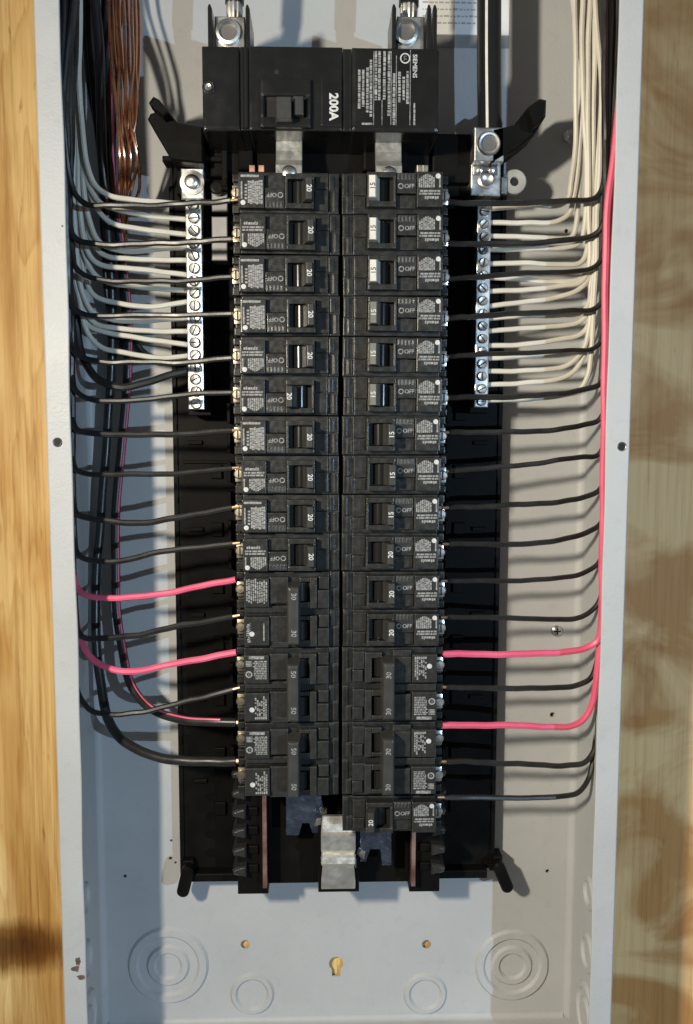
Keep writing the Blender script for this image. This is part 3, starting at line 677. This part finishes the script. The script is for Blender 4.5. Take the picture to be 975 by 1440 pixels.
def g_print(kind):
    def f(s):
        rr = random.Random(kind+77); y = YL+0.94
        if kind == 0:
            for i in range(6):
                x = 49+i*1.35; z = 20.8
                while z > 7.5:
                    l = rr.uniform(.8, 2.4); s.quad(x-.5, x+.5, z-l, z, y); z -= l+rr.uniform(.3, 2.2 if i > 1 else .5)
            for i in range(11):
                z = -6.2-i*1.15; x = 48.4
                while x < 56: l = rr.uniform(.8, 2.2); s.quad(x, x+l, z-.75, z, y); x += l+.35
            for i in range(4): s.quad(58+rr.uniform(-.6, .3), 62, -15.4-i*1.0, -14.8-i*1.0, y)
            s.quad(50, 60, -21.6, -19.6, y); s.lathe((60.0, y, -9.4), [(2.3, 0), (1.4, 0)], 16, caps=False); s.text('UL', (60, -9.4), 1.7, math.pi/2, y)
        else:
            for i in range(10):
                x = 48.6+i*1.4; z = -5.5-rr.uniform(0, 2)
                while z > -20: l = rr.uniform(1, 3.4); s.quad(x-.45, x+.45, z-l, z, y); z -= l+.5
            for i in range(2): s.quad(50+i*9, 50.8+i*9, 7.5, 19, y)
            for i in range(9): z = 20-i*1.4; s.quad(59, 62-rr.uniform(0, 1.5), z-.9, z, y)
    return f
def g_dot(s): s.lathe((58.2, YL+0.9, 14.4), [(1.7, 0), (0, 0)], 14, caps=False)
def g_screw(zc):
    def f(s): s.lathe((66.4, 20.5, zc-0.6), [(3.3, 0.6), (3.3, -1.6), (2.6, -2.4), (0, -2.5)], 16); s.cbox(64.2, 68.8, 20.0, 22, zc-5.4, zc+4.6, 0.4)
    return f
def two_pole(col, row, txt, kind, label, sc):
    b_ = thing('two_pole_breaker', (0, 0, -25.4*(row+1)), label, 'breaker', 'two-pole breakers')
    if col < 0: b_.rotation_euler = (0, math.pi, 0)
    b_.location.x += R.uniform(-.3, .3)*0.001; b_.location.y += R.uniform(-.4, .4)*0.001
    part('case', (2,), g_body, 'breaker', b_); part('face_plate', (2,), g_face, 'breaker_hi', b_); lb = part('label_block', (2, 1), g_label(12.7), 'breaker_hi', b_); part('label_block', (2, 2), g_label(-12.7), 'breaker_hi', b_)
    part('label_print', (2, kind), g_print(kind), 'print', b_); part('seal_dot', (2,), g_dot, 'printb', lb)
    part('handle_slot', (2,), g_pit, 'void', b_); [part('handle_pivot', (2, z_), g_roll(z_), 'gloss', b_, True) for z_ in (13, -13)]
    h = part('tied_handle', (2,), g_handle, 'hblack', b_); [part('rating_number', (2, txt, z_), g_num(txt, z_), 'print', h) for z_ in (11.5, -12.5)]
    [part('terminal_screw', (2, sc, z_), g_screw(z_), sc, b_, True) for z_ in (12.7, -12.7)]
two_pole(-1, 10, '30', 1, 'upper two-pole breaker of the left column between two pink wires', 'brass')
two_pole(-1, 12, '50', 0, 'middle two-pole 50 amp breaker of the left column', 'brass')
two_pole(-1, 14, '50', 0, 'lowest two-pole breaker of the left column, fed by thick cables', 'brass')
two_pole(1, 12, '30', 0, 'upper two-pole breaker in the right column beside the upper pink wire', 'steel')
two_pole(1, 14, '30', 0, 'lower two-pole breaker in the right column beside the lower pink wire', 'steel')

# ------------------------------------------------------------------ terminal bars
def terminal_bar(name, xc, Y, ztop, zbot, n, wd, label, mbar):
    t = thing(name, (xc, Y+20, zbot), label, 'terminal bar', 'terminal bars beside the breaker columns')
    bar = MB(); pitch = (ztop-zbot)/n
    bar.cbox(xc-wd/2, xc+wd/2, Y, Y+11, zbot, ztop, 0.7).build('bar', mbar, t)
    for k in range(n):
        zc = zbot+pitch*(k+0.5); dx = R.uniform(-.25, .25)
        s = MB(); s.lathe((xc+dx, Y, zc), [(wd*.35, 0.1), (wd*.35, -1.2), (wd*.27, -1.9), (wd*.12, -1.7), (0, -1.7)], 14); sc = s.build('screw', 'steel', t, smooth=True)
        a = R.uniform(0, math.pi); ca, sa = math.cos(a), math.sin(a); L = wd*.29; h = R.uniform(.3, .45)
        sl = MB(); q = [(-L, -h), (L, -h), (L, h), (-L, h)]
        sl.prism([(xc+dx+x*ca-z*sa, zc+x*sa+z*ca) for x, z in q], Y-2.1, Y-1.5); sl.build('slot', 'void', sc)
    sg = -1 if xc < 0 else 1
    s = MB()      # dark wire holes along the outer side
    for k in range(n):
        zc = zbot+pitch*(k+.5); xo = xc+sg*(wd/2+0.05); s.lathe((xo, Y+5.5, zc), [(2.6, 0), (0, 0)], 12, axis='X', caps=False)
    s.build('wire_hole', 'void', t)['kind'] = 'stuff'
    MB().cbox(xc-wd/2-1.5, xc+wd/2+3.5 if xc < 0 else xc+wd/2+1.5, Y+11.2, 76, zbot-4, ztop+4, 0.8).build('insulating_rail', 'tray', t)
    return t
tl = terminal_bar('neutral_terminal_bar', -97.6, 50, -9, -148, 17, 10.8, 'silver terminal bar with white wires left of the breakers', 'tin')
p = at(270, 256, 47)
MB().cbox(p.x-7.5, p.x+7.5, 49, 60, -9, 11, 0.8).build('mounting_pad', 'tin', tl)
o = MB().lathe((p.x, 49, p.z), [(8.2, 0), (8.0, -1.2), (4.8, -1.3), (4.8, -3.4), (3.6, -4.4), (1.6, -4.6), (1.6, -5.6), (0, -5.6)], 26).build('mounting_bolt', 'steel', tl, smooth=True)
tr_ = terminal_bar('neutral_terminal_bar', 98.0, 54, -10, -146, 16, 9.6, 'silver terminal bar with cream wires right of the breakers', 'tin')
tr_['label'] = 'silver terminal bar with cream wires right of the breakers'
p = at(685, 253, 46)
MB().cbox(p.x-10.5, p.x+9.5, 48, 66, p.z-9.6, p.z+10.2, 0.9).build('clamp_block', 'tin', tr_)
MB().lathe((p.x, 48, p.z+.5), [(6, 0), (5.6, -1.0), (4.4, -1.6), (3.0, -.6), (0, -.4)], 22).build('clamp_screw', 'steel', tr_, smooth=True)
q = at(689, 201, 34)
nl = thing('neutral_lug', (q.x, 60, q.z-10), 'square aluminium lug clamping the black cable with the white stripe', 'lug')
MB().cbox(q.x-9.8, q.x+9.8, 36, 60, q.z-10.8, q.z+10.6, 0.9).build('lug_body', 'lug', nl)
MB().lathe((q.x-.3, 36, q.z), [(8.0, -.02), (7.6, -1.6), (6.6, -2.4), (5.4, -2.2), (5.1, -0.4)], 30, caps=False).build('lug_screw', 'tin', nl, smooth=True)
MB().lathe((q.x-.3, 36, q.z), [(5.4, -0.4), (0, -0.3)], 24, caps=False).build('lug_socket', 'socket', nl)
MB().cbox(q.x-8.5, q.x+8.0, 47, 62, q.z-17, q.z-11, 0.6).build('lug_tongue', 'steel', nl)
for dx in (-4, 4): MB().lathe((q.x+dx, 46.9, q.z-13.5), [(2.0, 0), (1.8, -1.6), (0, -2)], 12).build('rivet', 'steel', nl, smooth=True)
q = at(724, 255, 58)
bw = thing('bonding_tab', (q.x, 66, q.z), 'round pale tab with a dark hole beside the right terminal block', 'tab')
MB().lathe((q.x, 58, q.z), [(8.2, 5), (8.2, .6), (7.6, 0), (3.2, 0), (2.9, .6), (2.9, 4)], 30, caps=False).build('ring', 'clear', bw, smooth=True)
MB().lathe((q.x, 60, q.z), [(3.0, 0), (0, 0)], 20, caps=False).build('hole', 'void', bw)
MB().cbox(q.x-9.2, q.x-5.2, 56.6, 64, q.z-8.6, q.z+2.5, 0.5).build('clip', 'steel', bw)
# pale grey plates between the left bar and the breakers
gs = thing('grey_plates', (-78, 74, -30), 'pale grey plates between left terminal bar and breakers', 'support')
for py0, py1 in ((262, 300), (306, 338), (342, 368)):
    a, c = at(299, py1, 62), at(321, py0, 62); MB().cbox(a.x, c.x, 58, 74, a.z, c.z, 0.8).build('plate', 'palegrey', gs)
a, c = at(299, 282, 60), at(316, 246, 60)
MB().cbox(a.x, c.x, 56.5, 58.5, a.z+14, c.z, 0.6).build('upper_plate', 'palegrey', gs)
c0 = at(305, 264, 52); MB().lathe((c0.x, 55, c0.z), [(4.4, 2), (4.4, -3), (3.4, -4), (0, -4)], 18).build('post', 'main', gs, smooth=True)

# ------------------------------------------------------------------ wires
def wire(name, pts, r, m_, label, group, cat='wire', n=8, bare=False, jit=0.2, flip=False):
    """pts: (px, py, Y) along the wire"""
    if not bare: return tag(MB().tube([at(*p) for p in pts], r, n, jit=jit).build(name, m_, None, smooth=True), label, cat, group)
    t = thing(name, at(*pts[-1]), label, cat, group)
    W = [at(*p) for p in pts]
    if flip: W.reverse()
    d = (W[-1]-W[-2]).normalized(); W[-1] = W[-1]-d*2.6; e = W[-1]
    MB().tube(W, r, n, jit=jit).build('jacket', m_, t, smooth=True)
    MB().tube([e-d*2, e+d*2.5, e+d*5], r*.62, 8, 3, taper=lambda u: 1-.25*u).build('copper_end', 'tip', t, smooth=True); return t
TOPY = -175
def up_left(xs, Y):   # shared run of the left bundle, from a bend up to the top of the box
    return [(xs[0], TOPY, Y), (xs[1], -20, Y), (xs[2], 90, Y), (xs[3], 190, Y)]
GH = 'black wires to the left breakers'
hots = [
 [(104,268,34),(113,281,33),(128,288,31),(180,289,30),(250,287,29),(300,284,24),(330,281,20)],
 [(98,318,36),(103,333,35),(118,341,33),(200,343,30),(270,340,27),(332,336,20)],
 [(101,350,40),(107,378,37),(131,391,33),(165,395,31),(202,396,30),(270,394,26),(332,389,20)],
 [(96,415,38),(104,432,36),(120,442,33),(202,443,31),(270,443,27),(332,441,20)],
 [(100,480,42),(108,498,38),(131,507,34),(190,509,31),(245,510,29),(332,503,20)],
 [(102,528,44),(108,550,39),(131,562,34),(178,564,32),(235,558,29),(290,553,25),(332,552,20)],
 [(102,585,46),(107,603,40),(124,609,35),(180,611,32),(245,611,28),(332,605,20)],
 [(103,640,48),(107,660,42),(122,666,36),(180,667,32),(245,666,28),(332,658,20)],
 [(104,700,50),(108,722,43),(126,729,37),(165,734,33),(202,735,31),(245,729,28),(332,713,20)],
 [(105,755,50),(109,778,44),(124,787,38),(150,790,34),(175,788,32),(215,778,30),(260,772,27),(333,764,20)],
 [(107,868,52),(112,890,46),(128,898,38),(178,895,33),(247,882,28),(333,866,20)],
 [(107,955,54),(112,978,48),(128,998,40),(155,1005,35),(194,1002,32),(260,987,27),(333,968,20)],
]
for i, pts in enumerate(hots):
    j = i % 4; top = 82+i*2.5+R.uniform(-1, 1)
    y0 = pts[0][1]; Yb = pts[0][2]
    upp = [(top, TOPY, 30+6*j), (top+R.uniform(-2, 2), 0, 28+6*j)]
    if y0 > 200: upp.append((88+j*5+R.uniform(-2, 2), 150, 28+5*j))
    if y0 > 420: upp.append((94+j*1.5, 300, 32+5*j))
    if y0 > 620: upp.append((99+j, 500, 44))
    if y0 > 860: upp.append((103, 720, 50))
    nm = nth(i, 12)
    wire('black_wire', upp+pts, 1.95*R.uniform(.92, 1.08), 'wblack', f'black wire curving right to the left breakers, {nm} of the black ones', GH, bare=True, jit=R.uniform(.1, .4))
GN = 'white wires to the left terminal bar'
whites = [
 [(118,203,46),(124,235,46),(136,262,46),(153,274,47),(184,281,49),(225,284,51),(262,287,52)],
 [(120,240,50),(128,266,50),(141,285,50),(158,293,51),(202,302,53),(266,309,55)],
 [(121,250,54),(130,280,54),(141,300,54),(155,312,54),(190,321,55),(266,330,56)],
 [(119,270,50),(126,310,50),(136,336,50),(152,348,51),(190,353,53),(230,350,54),(266,348,55)],
 [(116,280,55),(124,322,55),(136,350,55),(152,360,55),(180,364,56),(266,366,57)],
 [(113,300,50),(119,340,50),(130,364,50),(148,374,51),(202,379,53),(266,387,55)],
 [(110,310,54),(120,360,54),(136,388,54),(155,398,54),(202,404,55),(266,409,56)],
 [(112,340,58),(120,388,57),(130,412,56),(146,422,56),(175,428,55),(205,431,55),(235,429,55),(266,424,56)],
 [(108,360,50),(118,415,50),(132,440,50),(155,449,51),(202,451,53),(266,447,55)],
 [(106,380,54),(117,430,54),(132,453,54),(155,460,54),(202,465,55),(266,466,57)],
 [(104,390,58),(112,436,57),(126,458,56),(148,467,56),(202,476,55),(266,485,56)],
 [(103,380,52),(112,421,52),(119,455,52),(128,475,52),(145,489,52),(178,496,53),(215,503,54),(240,503,55),(266,500,56)],
]
for i, pts in enumerate(whites):
    j = i % 3; Yb = pts[0][2]+2; t0 = 114-i*1.25
    y0 = pts[0][1]
    upp = [(t0-1, TOPY, Yb), (t0+R.uniform(-1.5, 1.5), 10, Yb), (t0-3+R.uniform(-1.5, 1.5)+j, 110, Yb)]
    if y0 > 260: upp.append((pts[0][0]-3+R.uniform(-1, 1), 215, Yb))
    wire('white_wire', upp+pts, 1.75, 'wwhite', f'white wire entering the left terminal bar, {nth(i, 12)}', GN)
wire('black_ground_wire', [(106,TOPY,60),(104,0,60),(104,200,60),(106,400,60),(112,485,58),(122,513,54),(138,534,50),(168,544,49),(202,539,50),(235,529,52),(266,520,55)], 2.7, 'wblack', 'thick glossy black wire sagging into the foot of the left terminal bar', None)
# red pair on the left
wire('red_wire', [(92,TOPY,60),(92,0,60),(98,200,62),(102,500,62),(103,700,60),(104,800,55),(110,829,48),(125,838,40),(168,841,34),(205,838,31),(245,832,28),(300,821,23),(332,815,20)], 2.15, 'wred', 'upper pink red wire running into the left column of breakers', 'red wires to the left breakers')
wire('red_wire', [(95,TYY,66) for TYY in (TOPY,)]+[(95,0,66),(100,300,66),(104,700,64),(105,840,58),(110,888,52),(118,908,46),(130,926,40),(151,939,36),(181,944,33),(215,940,30),(247,933,28),(300,923,23),(333,917,20)], 2.3, 'wred', 'lower pink red wire sagging into the left column of breakers', 'red wires to the left breakers')
# thick feeders
TR = [(150,TOPY,72),(149,0,70),(153,140,70),(158,260,74),(172,360,78),(180,450,80),(180,520,80),(172,620,80),(163,720,80),(163,800,80),(164,856,78),(171,905,74),(184,962,64),(212,996,50),(258,1012,36),(300,1015,28),(338,1016,24)]
t = wire('thick_striped_cable', TR, 3.2, 'wblack', 'thick black cable with a thin red stripe into the lowest left breaker', 'thick feeder cables at lower left', 'cable', 10, True, 0.0)
P = spline([at(*p) for p in TR], 7); Q = []
for i in range(len(P)-1):
    d = (P[min(i+1, len(P)-1)]-P[max(i-1, 0)]).normalized(); nl_ = Vector((-d.z, 0, d.x)).normalized(); Q.append(P[i]+nl_*2.15+Vector((0, -1.75, 0)))
MB().tube(Q[:-4], 0.85, 7, 1).build('red_stripe', 'wred', t, smooth=True)
wire('thick_black_cable', [(132,TOPY,62),(134,0,60),(141,80,60),(142,160,62),(147,260,68),(156,380,76),(158,480,80),(152,600,82),(143,720,82),(136,810,80),(135,888,76),(141,954,70),(152,1010,60),(174,1042,50),(214,1062,38),(260,1070,30),(300,1071,28),(338,1070,24)], 3.4, 'wblack', 'thick plain black cable bending into the lowest left breaker, lowest of all', 'thick feeder cables at lower left', 'cable', 10, True)
for k, (x0, x1, Y) in enumerate(((124, 146, 70), (119, 150, 74), (160, 168, 84))):
    wire('black_cable', [(x0,TOPY,Y),(x0,0,Y),(x0+7,120,Y),(x1-4,230,Y+3),(x1,330,Y+6),(x1+6,420,Y+8),(x1+16,470,88),(x1+40,500,90),(x1+110,512,90.5)], 2.3, 'wblack', ['thin black cable left of the thick black cable in the bundle', 'thin black cable deepest in the left bundle', 'thin black cable under the bare copper wires'][k], 'black cables deep in the left bundle', 'cable')
# bare copper grounds
cu = [(152,155,160,163,62),(157,160,170,166,68),(162,164,164,172,64),(167,169,175,169,72),(173,174,171,180,66),(179,179,182,174,70),(185,184,178,186,63),(190,188,189,182,68),(195,193,186,188,72)]
for k, (xa_, xb_, xc_, xd_, Y) in enumerate(cu):
    wire('bare_copper_wire', [(xa_,TOPY,Y),(xa_,-10,Y),(xb_+3,90,Y-22),(xc_+4+R.uniform(-3, 3),165,Y-30+R.uniform(-3, 3)),(xd_+4+R.uniform(-5, 5),225,Y-28),(xd_+3+R.uniform(-5, 5),268,Y-14),(172+k,300,80),(172+k*.8,340,90)], 1.05,
         'copper', f'bare copper ground wire at upper left, {ORD[k]} from the left', 'bare copper ground wires')

# right side: cream neutrals
GR = 'cream white wires to the right terminal bar'
rw = [
 [(684,294,58),(743,289,54),(788,288,52),(800,278,52),(804,255,52),(808,200,52),(812,110,52)],
 [(684,313,59),(743,313,55),(783,312,53),(801,300,53),(807,277,53),(815,200,53),(816,110,53)],
 [(684,332,60),(743,333,56),(786,336,55),(804,333,55),(811,312,55),(816,240,55),(818,110,55)],
 [(684,351,59),(743,350,55),(792,348,53),(815,341,52),(822,322,52),(824,250,52),(821,110,52)],
 [(684,371,60),(743,370,56),(792,372,55),(816,370,54),(824,358,54),(827,280,54),(824,110,54)],
 [(684,390,62),(737,393,58),(780,396,56),(817,392,54),(826,378,54),(829,290,54),(826,110,54)],
 [(684,410,60),(743,407,56),(792,402,54),(818,396,52),(827,381,52),(830,290,52),(829,110,52)],
 [(684,431,60),(743,424,56),(792,416,54),(815,407,53),(827,392,53),(832,290,53),(832,110,53)],
 [(684,448,62),(743,444,57),(790,443,54),(818,440,52),(829,424,52),(834,300,52),(835,110,52)],
 [(684,466,60),(743,461,56),(792,458,54),(816,452,53),(827,436,53),(833,300,53),(838,110,53)],
 [(684,486,60),(743,484,56),(792,476,54),(818,469,53),(828,455,53),(836,320,53),(840,110,53)],
 [(684,504,61),(743,501,57),(792,498,54),(820,490,53),(830,470,53),(838,320,53),(843,110,53)],
 [(684,522,60),(743,521,56),(788,517,53),(806,508,51),(818,495,51),(827,470,51),(836,330,51),(845,110,51)],
 [(684,541,60),(743,538,56),(786,533,54),(808,521,53),(820,503,53),(830,470,53),(838,330,53),(847,110,53)],
 [(684,563,60),(743,561,56),(792,556,52),(815,548,50),(827,528,49),(831,500,49),(838,380,49),(842,250,50),(849,110,51)],
]
ordr = [1, 0, 3, 5, 2, 4, 8, 6, 7, 10, 9, 13, 11, 12, 14]
for i, pts in enumerate(rw):
    j = i % 3; last = pts[-1]; Yt = last[2]-6+6*j
    tx = 806+ordr[i]*2.95+R.uniform(-2.5, 2.5); pts[-1] = (last[0]+R.uniform(-4, 4), last[1]+R.uniform(-25, 25), Yt); pts[-2] = (pts[-2][0]+R.uniform(-2.5, 2.5), pts[-2][1], pts[-2][2]+R.uniform(-3, 3))
    upp = [(tx, -10, Yt), (tx+1, TOPY, Yt)]
    wire('cream_wire', pts+upp, 1.75, 'wwhite', f'cream wire entering the right terminal bar, {nth(i, 15)}', GR)
GB = 'black wires to the right breakers'
rb = [
 [(626,284,20),(663,286,30),(743,285,36),(805,282,40),(838,278,42),(848,262,42)],
 [(626,343,20),(660,343,34),(743,342,44),(792,338,46),(830,333,46),(847,318,44)],
 [(626,393,20),(663,390,34),(743,384,42),(800,382,44),(832,378,44),(847,362,44)],
 [(626,448,20),(663,445,30),(712,442,38),(805,437,42),(834,436,44),(848,420,44)],
 [(626,502,20),(663,499,30),(743,496,38),(800,493,42),(834,490,44),(848,474,44)],
 [(626,559,20),(663,559,30),(743,557,38),(792,553,42),(824,547,44),(844,540,45),(851,520,45)],
 [(626,608,20),(663,608,28),(743,607,36),(792,603,42),(820,598,46),(842,591,48),(852,570,46)],
 [(626,663,20),(658,660,28),(728,655,36),(792,646,42),(820,643,46),(842,639,48),(852,615,46)],
 [(626,714,20),(657,713,28),(728,710,36),(792,705,42),(820,700,46),(842,690,48),(852,660,46)],
 [(626,765,20),(662,765,28),(743,765,36),(792,758,42),(829,748,46),(845,736,48),(852,700,46)],
 [(624,817,20),(662,817,28),(743,816,36),(792,812,42),(823,805,46),(843,790,48),(851,750,46)],
 [(624,868,20),(658,868,28),(718,869,34),(780,871,40),(808,870,43),(828,862,46),(843,845,47),(850,800,46)],
 [(622,966,20),(656,967,28),(718,968,34),(784,967,40),(812,963,43),(830,954,46),(840,930,47),(847,860,46)],
 [(622,1071,20),(654,1071,28),(718,1074,34),(797,1076,42),(824,1072,46),(836,1056,48),(841,1010,48),(847,900,46)],
 [(620,1121,22),(656,1121,28),(718,1122,32),(797,1119,37),(815,1113,41),(829,1093,47),(836,1050,52),(843,970,52),(849,850,48)],
]
for i, pts in enumerate(rb):
    x, y, Y = pts[-1]; j = i % 4
    upp = []
    for yy in (700, 500, 330, 200):
        if y > yy+60: upp.append((853+j*1.2-(0 if yy > 400 else 2), yy, 30+5*j))
    upp += [(856+j*3-6, 120, 28+6*j), (854+j*4-3, 0, 28+6*j), (855+j*4-3, TOPY, 28+6*j)]
    wire('black_wire', pts+upp, 1.8*R.uniform(.92, 1.1), 'wblack', f'black wire running right from the right breakers, {nth(i, 15)} of the black ones', GB, bare=True, jit=R.uniform(.08, .3), flip=True)
GP = 'red wires to the right breakers'
wire('red_wire', [(622,920,20),(660,920,26),(718,920,32),(790,917,36),(822,912,37),(840,902,36),(846,880,34),(847,800,30),(849,650,26),(851,480,22),(852,370,20),(855,290,18),(862,230,16),(871,150,14),(876,80,14),(882,0,14),(888,TOPY,14)], 2.35, 'wred', 'upper pink red wire crossing to the right breakers and up the right side', GP)
wire('red_wire', [(622,1020,20),(660,1020,26),(718,1020,32),(775,1022,38),(800,1022,40),(818,1015,41),(831,994,41),(838,960,40),(843,915,38),(848,820,34),(855,680,29),(859,520,26),(861,400,24),(864,300,22),(866,240,22),(873,150,22),(879,60,22),(886,TOPY,22)], 2.35, 'wred', 'lower pink red wire with the rounded bend at lower right', GP)

# ------------------------------------------------------------------ service cables
def service(name, pts, r, label, strands, jacket_end):
    t = thing(name, at(*pts[-1]), label, 'cable', 'service entrance cables')
    MB().tube([at(*p) for p in pts], r, 16).build('jacket', 'gloss', t, smooth=True)
    e = at(*pts[-1])
    for k in range(strands):
        a = 2*math.pi*k/strands; q = 0.58*r
        MB().tube([(e.x+q*math.cos(a), e.y+q*math.sin(a), e.z+4), (e.x+q*1.05*math.cos(a), e.y+q*math.sin(a), e.z-4), (e.x+q*.8*math.cos(a), e.y+q*.8*math.sin(a)+1, e.z-12)], r*.27, 7, 3).build('strand', 'lug', t, smooth=True)
    return t
service('service_cable', [(332,TOPY,28),(332,-60,28),(330,6,28)], 6.0, 'black stranded cable clamped in the left lug of the main breaker', 8, 0)
service('service_cable', [(577,TOPY,28),(577,-60,28),(575,9,28)], 6.4, 'black stranded cable clamped in the right lug of the main breaker', 8, 0)
t = thing('service_cable', at(687, 182, 48), 'black cable with a white stripe entering the square lug on the right', 'cable', 'service entrance cables')
pts = [at(688,TOPY,48), at(688,-20,48), at(688,90,48), at(689,190,48)]
MB().tube(pts, 8.0, 24).build('jacket', 'gloss', t, smooth=True)
s = MB(); P = spline(pts, 7); vs = []
for p in P:
    for a in (-114, -110, -106, -102): r_ = 8.12; vs.append((p.x-0.6+r_*math.cos(math.radians(a)), p.y+r_*math.sin(math.radians(a)), p.z))
s.add(vs, [(4*i+k, 4*i+k+1, 4*i+5+k, 4*i+4+k) for i in range(len(P)-1) for k in range(3)])
s.build('white_stripe', 'hwhite', t, smooth=True)

for o in scene.objects:
    if '_o' in o: del o['_o']
